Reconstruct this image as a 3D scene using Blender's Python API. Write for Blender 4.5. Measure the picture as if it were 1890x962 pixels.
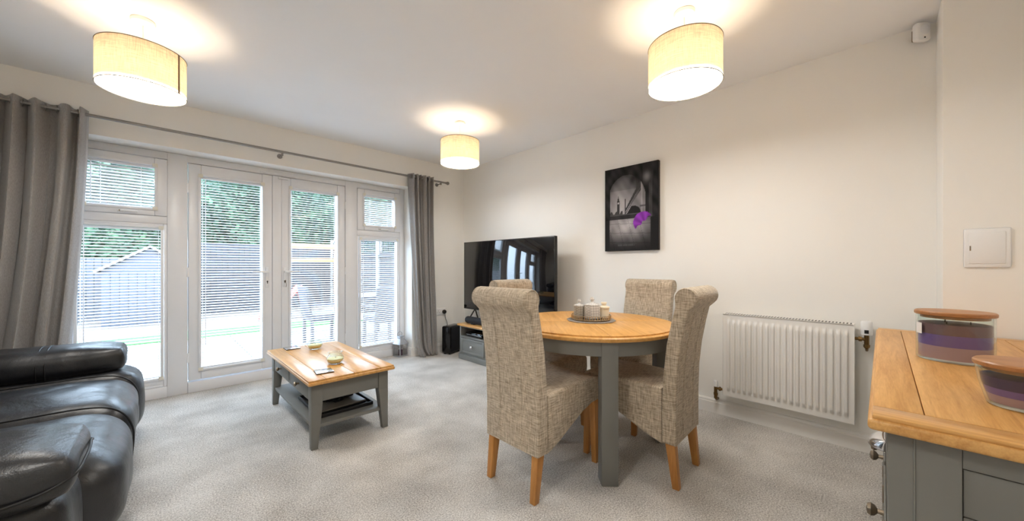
import bpy, bmesh, math, random
from mathutils import Vector, Matrix
random.seed(7)
for o in list(bpy.data.objects): bpy.data.objects.remove(o)
S = bpy.context.scene
C = S.collection
PI = math.pi

# ------------------------------------------------------------------ camera, world, exposure
CAMZ = 1.085
YAW = math.radians(44.394)
FPX = 669.0
cam = bpy.data.objects.new('camera', bpy.data.cameras.new('camera'))
C.objects.link(cam)
cam.location = (0, 0, CAMZ)
cam.rotation_euler = (PI/2, 0, -YAW)
cam.data.sensor_fit = 'HORIZONTAL'
cam.data.sensor_width = 36.0
cam.data.lens = FPX/1890*36.0
cam.data.shift_y = 10/1890
cam.data.clip_start = 0.02
S.camera = cam

W = bpy.data.worlds.new('overcast_sky'); S.world = W
W.use_nodes = True
bg = W.node_tree.nodes['Background']
bg.inputs[0].default_value = (0.62, 0.80, 1.0, 1)
bg.inputs[1].default_value = 6.4

S.view_settings.view_transform = 'Standard'
S.view_settings.look = 'None'
S.view_settings.gamma = 1
S.view_settings.use_curve_mapping = False
S.view_settings.exposure = 1.36
S.cycles.use_denoising = True
S.cycles.max_bounces = 10
S.cycles.diffuse_bounces = 6
S.cycles.glossy_bounces = 4
S.cycles.transmission_bounces = 8
S.cycles.transparent_max_bounces = 16
S.cycles.sample_clamp_indirect = 10
S.cycles.caustics_reflective = False
S.cycles.caustics_refractive = False

LAMP_WATT = 1.0      # emission strength multiplier of the bulbs

# ------------------------------------------------------------------ helpers
def s2l(c):
    return tuple(((v/255)/12.92 if v/255 <= .04045 else ((v/255+.055)/1.055)**2.4) for v in c)

class MB:
    """collects geometry into one bmesh"""
    def __init__(self): self.bm = bmesh.new()
    def _merge(self, t):
        me = bpy.data.meshes.new('tmp'); t.to_mesh(me); t.free()
        self.bm.from_mesh(me); bpy.data.meshes.remove(me)
    def box(self, x0, x1, y0, y1, z0, z1, bev=0, seg=2, mat=None):
        t = bmesh.new(); bmesh.ops.create_cube(t, size=1)
        for v in t.verts:
            v.co = Vector(((x0+x1)/2+v.co.x*(x1-x0), (y0+y1)/2+v.co.y*(y1-y0), (z0+z1)/2+v.co.z*(z1-z0)))
        if bev: bmesh.ops.bevel(t, geom=t.edges[:], offset=bev, segments=seg, profile=.5, affect='EDGES')
        if mat is not None: bmesh.ops.transform(t, matrix=mat, verts=t.verts)
        self._merge(t); return self
    def hexa(self, bot, top, bev=0):
        """bot / top: four points each, counter-clockwise from above"""
        t = bmesh.new()
        b = [t.verts.new(p) for p in bot]; u = [t.verts.new(p) for p in top]
        t.faces.new(b[::-1]); t.faces.new(u)
        for i in range(4): t.faces.new((b[i], b[(i+1) % 4], u[(i+1) % 4], u[i]))
        if bev: bmesh.ops.bevel(t, geom=t.edges[:], offset=bev, segments=2, profile=.5, affect='EDGES')
        self._merge(t); return self
    def prism(self, pts, a, b, axis='y', bev=0, seg=2, caps_only=False):
        """outline pts in the plane across axis, swept from a to b"""
        t = bmesh.new()
        def P(p, q):
            return {'x': (q, p[0], p[1]), 'y': (p[0], q, p[1]), 'z': (p[0], p[1], q)}[axis]
        A = [t.verts.new(P(p, a)) for p in pts]; B = [t.verts.new(P(p, b)) for p in pts]
        n = len(pts)
        fa = t.faces.new(A); fb = t.faces.new(B[::-1])
        for i in range(n): t.faces.new((A[i], B[i], B[(i+1) % n], A[(i+1) % n]))
        bmesh.ops.recalc_face_normals(t, faces=t.faces[:])
        if bev:
            es = [e for e in t.edges if (fa in e.link_faces or fb in e.link_faces)] if caps_only else t.edges[:]
            bmesh.ops.bevel(t, geom=es, offset=bev, segments=seg, profile=.5, affect='EDGES')
        self._merge(t); return self
    def lathe(self, prof, seg=32, c=(0, 0, 0), close=False, sx=1, sy=1):
        t = bmesh.new(); rings = []
        for r, z in prof:
            if r < 1e-6: rings.append([t.verts.new((c[0], c[1], c[2]+z))])
            else: rings.append([t.verts.new((c[0]+sx*r*math.cos(2*PI*i/seg), c[1]+sy*r*math.sin(2*PI*i/seg), c[2]+z)) for i in range(seg)])
        pairs = list(zip(rings, rings[1:]))
        if close: pairs.append((rings[-1], rings[0]))
        for A, B in pairs:
            for i in range(seg):
                j = (i+1) % seg
                if len(A) == 1 and len(B) == 1: continue
                if len(A) == 1: t.faces.new((A[0], B[j], B[i]))
                elif len(B) == 1: t.faces.new((A[i], A[j], B[0]))
                else: t.faces.new((A[i], A[j], B[j], B[i]))
        bmesh.ops.recalc_face_normals(t, faces=t.faces[:])
        self._merge(t); return self
    def tube(self, pts, r, seg=8, closed=False, rad=None):
        t = bmesh.new(); pts = [Vector(p) for p in pts]; n = len(pts); rings = []
        up = None
        for i, p in enumerate(pts):
            a = pts[i-1] if (i > 0 or closed) else p
            b = pts[(i+1) % n] if (i < n-1 or closed) else p
            d = (b-a).normalized()
            if up is None:
                up = Vector((0, 0, 1)) if abs(d.z) < .9 else Vector((1, 0, 0))
            s = d.cross(up).normalized(); up = s.cross(d).normalized()
            rr = rad[i] if rad else r
            rings.append([t.verts.new(p + rr*(math.cos(2*PI*k/seg)*s + math.sin(2*PI*k/seg)*up)) for k in range(seg)])
        for i in range(n if closed else n-1):
            A, B = rings[i], rings[(i+1) % n]
            for k in range(seg): t.faces.new((A[k], A[(k+1) % seg], B[(k+1) % seg], B[k]))
        if not closed:
            t.faces.new(rings[0][::-1]); t.faces.new(rings[-1])
        bmesh.ops.recalc_face_normals(t, faces=t.faces[:])
        self._merge(t); return self
    def ball(self, c, r, seg=16, sx=1, sy=1, sz=1):
        t = bmesh.new(); bmesh.ops.create_uvsphere(t, u_segments=seg, v_segments=max(6, seg//2), radius=r)
        for v in t.verts: v.co = Vector((c[0]+v.co.x*sx, c[1]+v.co.y*sy, c[2]+v.co.z*sz))
        self._merge(t); return self
    def grid(self, f, nu, nv, closed_u=False):
        t = bmesh.new()
        V = [[t.verts.new(f(i/nu, j/nv)) for j in range(nv+1)] for i in range(nu if closed_u else nu+1)]
        for i in range(nu):
            for j in range(nv):
                a, b = V[i], V[(i+1) % len(V)]
                t.faces.new((a[j], b[j], b[j+1], a[j+1]))
        self._merge(t); return self
    def build(self, name, mat, parent=None, smooth=35, rot=None):
        me = bpy.data.meshes.new(name); self.bm.to_mesh(me); self.bm.free()
        if rot is not None: me.transform(rot)
        me.materials.append(mat)
        if smooth:
            me.polygons.foreach_set('use_smooth', [True]*len(me.polygons))
            me.set_sharp_from_angle(angle=math.radians(smooth))
        return obj(name, me, parent)

def obj(name, me, parent=None):
    o = bpy.data.objects.new(name, me); C.objects.link(o)
    if parent is not None: o.parent = parent
    return o
def tag(o, label, cat, group=None):
    o['label'] = label; o['category'] = cat
    if group: o['group'] = group
    return o
def thing(name, label, cat, loc=(0, 0, 0), rz=0, group=None):
    o = bpy.data.objects.new(name, None); C.objects.link(o)
    o.empty_display_size = .05
    o.location = loc; o.rotation_euler = (0, 0, rz)
    return tag(o, label, cat, group)
def struct(o, label, cat):
    o['kind'] = 'structure'; o['label'] = label; o['category'] = cat
    return o
def copy_tree(o, parent=None):
    c = o.copy(); C.objects.link(c); c.parent = parent
    for ch in list(o.children): copy_tree(ch, c)
    return c

# ------------------------------------------------------------------ materials
MATS = {}
def base_mat(name):
    m = bpy.data.materials.new(name); m.use_nodes = True
    nt = m.node_tree; b = nt.nodes['Principled BSDF']
    MATS[name] = m
    return m, nt, b
def N(nt, t, **kw):
    n = nt.nodes.new(t)
    for k, v in kw.items():
        if k.startswith('i_'): n.inputs[k[2:].replace('_', ' ')].default_value = v
        else: setattr(n, k, v)
    return n
def coords(nt, scale=(1, 1, 1), rot=(0, 0, 0)):
    tc = N(nt, 'ShaderNodeTexCoord'); mp = N(nt, 'ShaderNodeMapping')
    mp.inputs['Scale'].default_value = scale; mp.inputs['Rotation'].default_value = rot
    nt.links.new(tc.outputs['Object'], mp.inputs['Vector'])
    return mp.outputs['Vector']
def ramp(nt, fac, stops):
    r = N(nt, 'ShaderNodeValToRGB'); cr = r.color_ramp
    while len(cr.elements) < len(stops): cr.elements.new(.5)
    for e, (p, c) in zip(cr.elements, stops):
        e.position = p; e.color = tuple(c)+(1,) if len(c) == 3 else c
    nt.links.new(fac, r.inputs['Fac']); return r.outputs['Color']
def bump(nt, b, height, strength=.2, dist=.01):
    n = N(nt, 'ShaderNodeBump'); n.inputs['Strength'].default_value = strength; n.inputs['Distance'].default_value = dist
    nt.links.new(height, n.inputs['Height']); nt.links.new(n.outputs['Normal'], b.inputs['Normal'])
def plain(name, rgb, rough=.5, metal=0, spec=.5, var=.04, scale=8, bmp=0, bscale=200, coat=0):
    """a paint / plastic / metal with slight tonal variation"""
    m, nt, b = base_mat(name); c = s2l(rgb)
    v = coords(nt)
    n = N(nt, 'ShaderNodeTexNoise'); n.inputs['Scale'].default_value = scale; n.inputs['Detail'].default_value = 4
    nt.links.new(v, n.inputs['Vector'])
    col = ramp(nt, n.outputs['Fac'], [(.3, tuple(x*(1-var) for x in c)), (.7, tuple(min(1, x*(1+var)) for x in c))])
    nt.links.new(col, b.inputs['Base Color'])
    b.inputs['Roughness'].default_value = rough; b.inputs['Metallic'].default_value = metal
    b.inputs['Specular IOR Level'].default_value = spec; b.inputs['Coat Weight'].default_value = coat
    if bmp:
        n2 = N(nt, 'ShaderNodeTexNoise'); n2.inputs['Scale'].default_value = bscale; n2.inputs['Detail'].default_value = 3
        nt.links.new(v, n2.inputs['Vector']); bump(nt, b, n2.outputs['Fac'], bmp, .002)
    return m
def wood(name, dark, light, axis='y', rough=.4, scale=1.0, rz=0):
    m, nt, b = base_mat(name)
    sc = {'x': (1.6, 22, 22), 'y': (22, 1.6, 22), 'z': (22, 22, 1.6)}[axis]
    v = coords(nt, tuple(s*scale for s in sc), (0, 0, rz))
    n = N(nt, 'ShaderNodeTexNoise'); n.inputs['Scale'].default_value = 2.2; n.inputs['Detail'].default_value = 6; n.inputs['Roughness'].default_value = .6
    n.inputs['Distortion'].default_value = .6
    nt.links.new(v, n.inputs['Vector'])
    f = N(nt, 'ShaderNodeTexNoise'); f.inputs['Scale'].default_value = 14; f.inputs['Detail'].default_value = 3
    nt.links.new(v, f.inputs['Vector'])
    mx = N(nt, 'ShaderNodeMath', operation='MULTIPLY_ADD'); mx.inputs[1].default_value = .35; 
    nt.links.new(f.outputs['Fac'], mx.inputs[0]); nt.links.new(n.outputs['Fac'], mx.inputs[2])
    col = ramp(nt, mx.outputs[0], [(.42, s2l(dark)), (.62, tuple((a+c)/2 for a, c in zip(s2l(dark), s2l(light)))), (.85, s2l(light))])
    nt.links.new(col, b.inputs['Base Color'])
    b.inputs['Roughness'].default_value = rough
    bump(nt, b, mx.outputs[0], .06, .002)
    return m
def linen(name, dark, light, sc=1.0):
    m, nt, b = base_mat(name)
    hs = []
    for s in ((800*sc, 70*sc, 70*sc), (70*sc, 800*sc, 70*sc), (70*sc, 70*sc, 800*sc)):
        n = N(nt, 'ShaderNodeTexNoise'); n.inputs['Scale'].default_value = .35; n.inputs['Detail'].default_value = 2
        nt.links.new(coords(nt, s), n.inputs['Vector']); hs.append(n.outputs['Fac'])
    tc = N(nt, 'ShaderNodeTexCoord'); ab = N(nt, 'ShaderNodeVectorMath', operation='ABSOLUTE'); nt.links.new(tc.outputs['Normal'], ab.inputs[0])
    sp = N(nt, 'ShaderNodeSeparateXYZ'); nt.links.new(ab.outputs[0], sp.inputs[0])
    num = den = None
    for k in range(3):
        w = N(nt, 'ShaderNodeMath', operation='SUBTRACT'); w.inputs[0].default_value = 1.02; nt.links.new(sp.outputs[k], w.inputs[1])
        m1 = N(nt, 'ShaderNodeMath', operation='MULTIPLY'); nt.links.new(w.outputs[0], m1.inputs[0]); nt.links.new(hs[k], m1.inputs[1])
        if num is None: num, den = m1, w
        else:
            a = N(nt, 'ShaderNodeMath', operation='ADD'); nt.links.new(num.outputs[0], a.inputs[0]); nt.links.new(m1.outputs[0], a.inputs[1]); num = a
            a = N(nt, 'ShaderNodeMath', operation='ADD'); nt.links.new(den.outputs[0], a.inputs[0]); nt.links.new(w.outputs[0], a.inputs[1]); den = a
    d = N(nt, 'ShaderNodeMath', operation='DIVIDE'); nt.links.new(num.outputs[0], d.inputs[0]); nt.links.new(den.outputs[0], d.inputs[1])
    col = ramp(nt, d.outputs[0], [(.34, s2l(dark)), (.66, s2l(light))])
    nt.links.new(col, b.inputs['Base Color'])
    b.inputs['Roughness'].default_value = .95; b.inputs['Specular IOR Level'].default_value = .15
    b.inputs['Sheen Weight'].default_value = .15
    bump(nt, b, d.outputs[0], .5, .002)
    return m
def glass_thin(name, tint=(1, 1, 1), refl=.04):
    """thin clear glass: mostly transparent, fresnel reflection"""
    m = bpy.data.materials.new(name); m.use_nodes = True; nt = m.node_tree; nt.nodes.clear(); MATS[name] = m
    out = N(nt, 'ShaderNodeOutputMaterial'); mix = N(nt, 'ShaderNodeMixShader'); t = N(nt, 'ShaderNodeBsdfTransparent'); g = N(nt, 'ShaderNodeBsdfGlossy')
    t.inputs[0].default_value = tuple(tint)+(1,); g.inputs['Roughness'].default_value = .02
    lw = N(nt, 'ShaderNodeLayerWeight'); pw = N(nt, 'ShaderNodeMath', operation='POWER'); pw.inputs[1].default_value = 5
    fr = N(nt, 'ShaderNodeMath', operation='MULTIPLY_ADD'); fr.inputs[1].default_value = 1-refl; fr.inputs[2].default_value = refl
    nt.links.new(lw.outputs['Facing'], pw.inputs[0]); nt.links.new(pw.outputs[0], fr.inputs[0])
    nt.links.new(fr.outputs[0], mix.inputs[0]); nt.links.new(t.outputs[0], mix.inputs[1]); nt.links.new(g.outputs[0], mix.inputs[2])
    nt.links.new(mix.outputs[0], out.inputs[0]); return m
def emit(name, rgb, strength):
    m, nt, b = base_mat(name)
    b.inputs['Base Color'].default_value = (.8, .8, .8, 1)
    b.inputs['Emission Color'].default_value = tuple(rgb)+(1,); b.inputs['Emission Strength'].default_value = strength
    return m
def translucent(name, rgb, trans=.5, weave=0):
    m = bpy.data.materials.new(name); m.use_nodes = True; nt = m.node_tree; nt.nodes.clear(); MATS[name] = m
    out = N(nt, 'ShaderNodeOutputMaterial'); mix = N(nt, 'ShaderNodeMixShader'); d = N(nt, 'ShaderNodeBsdfDiffuse'); t = N(nt, 'ShaderNodeBsdfTranslucent')
    mix.inputs[0].default_value = trans
    c = s2l(rgb)
    if weave:
        hs = []
        for s in ((40, 40, 700), (700, 700, 40)):
            n = N(nt, 'ShaderNodeTexNoise'); n.inputs['Scale'].default_value = .5; n.inputs['Detail'].default_value = 2
            nt.links.new(coords(nt, s), n.inputs['Vector']); hs.append(n.outputs['Fac'])
        a = N(nt, 'ShaderNodeMath', operation='ADD'); nt.links.new(hs[0], a.inputs[0]); nt.links.new(hs[1], a.inputs[1])
        col = ramp(nt, a.outputs[0], [(.75/2*1.0, tuple(x*(1-weave) for x in c)), (1.0, c)])
        h = N(nt, 'ShaderNodeMath', operation='MULTIPLY'); h.inputs[1].default_value = .5; nt.links.new(a.outputs[0], h.inputs[0])
        col = ramp(nt, h.outputs[0], [(.38, tuple(x*(1-weave) for x in c)), (.6, c)])
        nt.links.new(col, d.inputs[0]); nt.links.new(col, t.inputs[0])
    else:
        d.inputs[0].default_value = c+(1,); t.inputs[0].default_value = c+(1,)
    nt.links.new(d.outputs[0], mix.inputs[1]); nt.links.new(t.outputs[0], mix.inputs[2]); nt.links.new(mix.outputs[0], out.inputs[0])
    return m

M = {}
M['wall'] = plain('wall_paint', (245, 243, 238), .85, var=.012, scale=2, bmp=.05, bscale=120, spec=.2)
M['ceiling'] = plain('ceiling_paint', (247, 247, 247), .9, var=.01, scale=2, spec=.2)
M['gloss_white'] = plain('satin_white_woodwork', (236, 233, 228), .35, var=.01)
M['upvc'] = plain('white_upvc', (232, 233, 236), .3, var=.01)
M['upvc_cream'] = plain('cream_corner_bracket', (228, 224, 212), .4, var=.01)
M['slat'] = plain('white_blind_slat', (243, 245, 248), .4, var=.01)
M['glass'] = glass_thin('window_glass')
M['chrome'] = plain('chrome', (215, 215, 218), .18, 1, var=.02)
M['brass_dark'] = plain('antique_brass', (120, 95, 60), .35, 1, var=.1, scale=40)
M['brushed'] = plain('brushed_steel', (150, 146, 142), .35, 1, var=.04)
M['pewter'] = plain('pewter', (140, 128, 112), .35, 1, var=.08, scale=30)
M['black_gloss'] = plain('black_gloss', (10, 10, 13), .08, var=.02)
M['screen'] = plain('tv_screen', (5, 5, 9), .03, var=.01, spec=.9)
M['black_plastic'] = plain('black_plastic', (18, 18, 20), .45, var=.05)
M['black_cloth'] = plain('black_speaker_cloth', (20, 22, 28), .8, var=.1, scale=200, bmp=.3, bscale=900)
M['grey_paint'] = plain('grey_painted_wood', (118, 117, 112), .5, var=.03, scale=6, bmp=.04, bscale=90)
M['oak_x'] = wood('oak_grain_x', (186, 130, 66), (222, 172, 104), 'x')
M['oak_y'] = wood('oak_grain_y', (186, 130, 66), (222, 172, 104), 'y', .28)
M['oak_z'] = wood('oak_leg', (166, 108, 50), (200, 142, 76), 'z')
M['oak_d1'] = wood('oak_grain_diag', (196, 138, 66), (228, 174, 100), 'x', rz=PI/4)
M['oak_d2'] = wood('oak_grain_diag_across', (196, 138, 66), (228, 174, 100), 'x', rz=-PI/4)
M['lid'] = wood('bamboo_lid', (150, 98, 54), (186, 132, 84), 'y')
M['linen'] = linen('beige_linen', (138, 122, 103), (220, 205, 183))
M['shade'] = translucent('cream_shade_fabric', (234, 214, 184), .26, .32)
M['shade_seam'] = translucent('shade_seam_fabric', (150, 130, 105), .09, .1)
M['diffuser'] = emit('glowing_diffuser', (1.0, .97, .92), 17*LAMP_WATT)
M['white_plastic'] = plain('white_plastic', (240, 240, 240), .4, var=.01)
M['bulb_body'] = emit('bulb_frosted_body', (1.0, .83, .62), 46*LAMP_WATT)
M['wire'] = plain('shade_rim', (110, 100, 84), .6, var=.03)
M['leather_seam'] = plain('leather_piping', (12, 12, 14), .5, var=.05)

def carpet():
    m, nt, b = base_mat('grey_carpet')
    v = coords(nt)
    n1 = N(nt, 'ShaderNodeTexNoise'); n1.inputs['Scale'].default_value = 150; n1.inputs['Detail'].default_value = 5; n1.inputs['Roughness'].default_value = .85
    n2 = N(nt, 'ShaderNodeTexNoise'); n2.inputs['Scale'].default_value = 3.5; n2.inputs['Detail'].default_value = 4
    nt.links.new(v, n1.inputs['Vector']); nt.links.new(v, n2.inputs['Vector'])
    a = N(nt, 'ShaderNodeMath', operation='MULTIPLY_ADD'); a.inputs[1].default_value = .22
    nt.links.new(n2.outputs['Fac'], a.inputs[0]); nt.links.new(n1.outputs['Fac'], a.inputs[2])
    col = ramp(nt, a.outputs[0], [(.45, s2l((104, 99, 93))), (.59, s2l((188, 183, 176))), (.71, s2l((236, 232, 226)))])
    nt.links.new(col, b.inputs['Base Color'])
    b.inputs['Roughness'].default_value = 1; b.inputs['Specular IOR Level'].default_value = .1
    b.inputs['Sheen Weight'].default_value = .2
    bump(nt, b, n1.outputs['Fac'], .6, .006)
    return m
M['carpet'] = carpet()
def leather():
    m, nt, b = base_mat('black_leather')
    v = coords(nt)
    n = N(nt, 'ShaderNodeTexNoise'); n.inputs['Scale'].default_value = 5; n.inputs['Detail'].default_value = 5; n.inputs['Distortion'].default_value = .5
    vo = N(nt, 'ShaderNodeTexVoronoi'); vo.inputs['Scale'].default_value = 330
    nt.links.new(v, n.inputs['Vector']); nt.links.new(v, vo.inputs['Vector'])
    nt.links.new(ramp(nt, n.outputs['Fac'], [(.3, s2l((16, 17, 20))), (.7, s2l((36, 37, 41)))]), b.inputs['Base Color'])
    nt.links.new(ramp(nt, n.outputs['Fac'], [(.3, (.30,)*3), (.7, (.42,)*3)]), b.inputs['Roughness'])
    a = N(nt, 'ShaderNodeMath', operation='MULTIPLY_ADD'); a.inputs[1].default_value = .02
    nt.links.new(vo.outputs['Distance'], a.inputs[0]); nt.links.new(n.outputs['Fac'], a.inputs[2])
    bump(nt, b, a.outputs[0], .35, .03)
    b.inputs['Specular IOR Level'].default_value = .7
    return m
M['leather'] = leather()
def curtain_mat():
    m, nt, b = base_mat('grey_curtain_fabric')
    n = N(nt, 'ShaderNodeTexNoise'); n.inputs['Scale'].default_value = 1; n.inputs['Detail'].default_value = 3
    nt.links.new(coords(nt, (500, 500, 60)), n.inputs['Vector'])
    nt.links.new(ramp(nt, n.outputs['Fac'], [(.3, s2l((132, 128, 125))), (.7, s2l((160, 156, 153)))]), b.inputs['Base Color'])
    b.inputs['Roughness'].default_value = .6; b.inputs['Sheen Weight'].default_value = .4
    bump(nt, b, n.outputs['Fac'], .15, .001)
    return m
M['curtain'] = curtain_mat()

# ------------------------------------------------------------------ the room shell
WX, WY, ZC = 2.954, 3.949, 2.382          # right wall, window wall, ceiling
LX, RY = -1.28, -0.47                      # left wall, wall behind the camera
BX, BY = 2.658, -0.201                     # boxed-out corner beside the sideboard
OX0, OX1, OZ = -0.52, 2.185, 2.027         # window opening
FY = 4.14                                  # room face of the window frames

struct(MB().box(LX-.1, WX+.1, RY-.1, FY+.11, -.1, 0).build('floor', M['carpet']), 'pale grey speckled carpet across the whole room', 'floor')
struct(MB().box(LX-.1, WX+.1, RY-.1, WY+.3, ZC, ZC+.1).build('ceiling', M['ceiling']), 'plain white ceiling with three drum lights', 'ceiling')
b = MB(); b.box(LX-.1, OX0, WY, WY+.3, 0, ZC); b.box(OX1, WX+.1, WY, WY+.3, 0, ZC); b.box(OX0, OX1, WY, WY+.3, OZ, ZC)
struct(b.build('wall_back', M['wall']), 'white wall around the wide patio door opening', 'wall')
struct(MB().box(WX, WX+.1, RY-.1, WY, 0, ZC).build('wall_right', M['wall']), 'long plain wall with picture and radiator', 'wall')
struct(MB().box(LX-.1, LX, RY-.1, WY, 0, ZC).build('wall_left', M['wall']), 'plain white wall behind the sofa', 'wall')
struct(MB().box(LX, WX, RY-.1, RY, 0, ZC).build('wall_rear', M['wall']), 'plain white wall behind the sideboard', 'wall')
struct(MB().box(BX, WX-.0005, RY+.0005, BY, 0.0005, ZC-.0005).build('wall_boxing', M['wall']), 'boxed-out white wall corner carrying the square access panel', 'wall')
def skirting(name, x0, y0, x1, y1, nx, ny, label):
    """profiled baseboard from (x0,y0) to (x1,y1); (nx,ny) points into the room"""
    b = MB()
    prof = [(0, .0005), (.017, .0005), (.017, .078), (.013, .084), (.013, .09), (.009, .098), (.004, .103), (0, .103)]
    t = bmesh.new(); A = []; B = []
    for d, z in prof:
        A.append(t.verts.new((x0+nx*d, y0+ny*d, z))); B.append(t.verts.new((x1+nx*d, y1+ny*d, z)))
    n = len(prof)
    t.faces.new(A); t.faces.new(B[::-1])
    for i in range(n): t.faces.new((A[i], B[i], B[(i+1) % n], A[(i+1) % n]))
    bmesh.ops.recalc_face_normals(t, faces=t.faces[:]); b._merge(t)
    o = b.build(name, M['gloss_white'], smooth=0)
    struct(o, label, 'baseboard')
skirting('baseboard_right', WX-.0005, BY+.001, WX-.0005, WY-.001, -1, 0, 'white baseboard below the radiator')
skirting('baseboard_back', OX1, WY-.0005, WX-.02, WY-.0005, 0, -1, 'white baseboard behind the curtain and black subwoofer')
skirting('baseboard_reveal', OX1-.0005, WY-.017, OX1-.0005, FY-.001, -1, 0, 'short white baseboard in the window recess by the lantern')
skirting('baseboard_left', LX+.0005, RY+.001, LX+.0005, WY-.001, 1, 0, 'white baseboard behind the sofa')

# ------------------------------------------------------------------ windows and patio doors
def pane_frame(parent, x0, x1, z0, z1, w, y0, y1, names=('stile', 'rail'), bev=.006):
    """four bars around an opening x0..x1, z0..z1 (outer sizes), w wide; mitre-free"""
    for a, bb in ((x0, x0+w), (x1-w, x1)):
        MB().box(a, bb, y0, y1, z0, z1, bev).build(names[0], M['upvc'], parent)
    for a, bb in ((z0, z0+w), (z1-w, z1)):
        MB().box(x0+w, x1-w, y0+.0005, y1-.0005, a, bb, bev).build(names[1], M['upvc'], parent)
def bead(parent, x0, x1, z0, z1, y):
    """slim clip-in frame round a pane with cream corner brackets"""
    w = .018
    b = MB()
    b.box(x0-w, x0, y-.012, y, z0-w, z1+w, .003); b.box(x1, x1+w, y-.012, y, z0-w, z1+w, .003)
    b.box(x0, x1, y-.012, y, z0-w, z0, .003); b.box(x0, x1, y-.012, y, z1, z1+w, .003)
    b.build('glazing_bead', M['upvc'], parent)
    for sx, sz in ((0, 0), (0, 1), (1, 0), (1, 1)):
        xa = x0-w-.001 if sx == 0 else x1-.012; za = z0-w-.001 if sz == 0 else z1-.012
        MB().box(xa, xa+w+.013, y-.0145, y-.0125, za, za+w+.013, .001).build('corner_bracket', M['upvc_cream'], parent)
slat_mesh = {}
def venetian(x0, x1, z0, z1, y, tilt, label, wand='left'):
    """a pleat-free slatted blind just in front of the glass"""
    t = thing('venetian_blind', label, 'blind', ((x0+x1)/2, y, z0), 0, 'white slatted blinds on the patio doors')
    L = x1-x0-.004; H = z1-z0
    pitch = .0232; sw = .0225
    key = round(L, 3)
    if key not in slat_mesh:
        b = MB(); t2 = bmesh.new(); rows = []
        for k in range(5):
            s = (k/4-.5)*sw; zz = .0016*(1-(2*k/4-1)**2)
            rows.append([(t2.verts.new((-L/2, s, zz+.0003)), t2.verts.new((L/2, s, zz+.0003)), t2.verts.new((-L/2, s, zz-.0003)), t2.verts.new((L/2, s, zz-.0003)))][0])
        for a, c in zip(rows, rows[1:]):
            t2.faces.new((a[0], a[1], c[1], c[0])); t2.faces.new((a[2], c[2], c[3], a[3]))
        a, c = rows[0], rows[-1]
        t2.faces.new((a[0], a[2], a[3], a[1])); t2.faces.new((c[0], c[1], c[3], c[2]))
        bmesh.ops.recalc_face_normals(t2, faces=t2.faces[:]); b._merge(t2)
        me = bpy.data.meshes.new('slat'); b.bm.to_mesh(me); b.bm.free(); me.materials.append(M['slat'])
        slat_mesh[key] = me
    MB().box(-L/2, L/2, -.012, .012, H-.018, H-.001, .002).build('head_rail', M['slat'], t)
    MB().box(-L/2, L/2, -.012, .012, .002, .012, .002).build('bottom_rail', M['slat'], t)
    z = .026
    while z < H-.03:
        o = obj('slat', slat_mesh[key], t); o.location = (0, 0, z); o.rotation_euler = (tilt, 0, 0)
        z += pitch
    for fx in ((-.21, .21) if L > .4 else (-.13, .13)):
        MB().tube([(fx*L/.44, -.0135, .01), (fx*L/.44, -.0135, H-.015)], .0014, 6).build('ladder_cord', M['slat'], t)
        MB().tube([(fx*L/.44, .0135, .01), (fx*L/.44, .0135, H-.015)], .0014, 6).build('ladder_cord', M['slat'], t)
    wx = (-L/2+.028) if wand == 'left' else (L/2-.028)
    MB().tube([(wx, -.0165, H-.012), (wx, -.0175, H*.12)], .003, 8).build('tilt_wand', M['slat'], t)
    return t
def glazing(parent, x0, x1, z0, z1, y):
    MB().box(x0-.01, x1+.01, y, y+.004, z0-.01, z1+.01).build('glass_pane', M['glass'], parent, smooth=0)

# fixed outer frame with its posts
tf = struct(thing('trim_1', '', ''), 'white frame and posts dividing the patio doors from the side windows', 'frame')
for x0, x1 in ((OX0+.001, OX0+.06), (.060, .186), (1.482, 1.610), (OX1-.06, OX1-.001)):
    MB().box(x0, x1, FY-.004, FY+.1, .0, OZ-.001, .005).build('post', M['upvc'], tf)
MB().box(OX0+.06, OX1-.06, FY, FY+.1, 1.966, OZ-.001, .005).build('head', M['upvc'], tf)
for x0, x1 in ((OX0+.06, .06), (.186, 1.482), (1.61, OX1-.06)):
    MB().box(x0, x1, FY-.012, FY+.1, 0, .09, .006).build('sill', M['upvc'], tf)

def handle(parent, x, z, s, key=False):
    """lever handle on a long plate; s = direction the lever points"""
    MB().box(x-.014, x+.014, FY-.010, FY+.001, z-.15, z+.045, .004).build('backplate', M['upvc'], parent)
    h = MB(); h.tube([(x, FY-.008, z), (x, FY-.045, z)], .009, 12)
    h.tube([(x, FY-.047, z), (x+s*.03, FY-.05, z+.001), (x+s*.125, FY-.047, z+.003)], .008, 12, rad=[.010, .009, .007])
    h.build('lever', M['white_plastic'], parent)
    k = MB(); k.ball((x, FY-.0105, z-.092), .007, 12, 1, .25, 1); k.box(x-.003, x+.003, FY-.0125, FY-.009, z-.112, z-.092)
    k.build('keyhole', M['black_plastic'], parent)
    if key:
        k = MB(); k.tube([(x, FY-.012, z-.092), (x, FY-.035, z-.092)], .003, 8); k.box(x-.002, x+.002, FY-.05, FY-.034, z-.103, z-.081, .001)
        k.tube([(x+.001, FY-.046, z-.1), (x+.006, FY-.044, z-.13), (x+.004, FY-.04, z-.15)], .002, 6)
        k.build('key', M['pewter'], parent)
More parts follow.
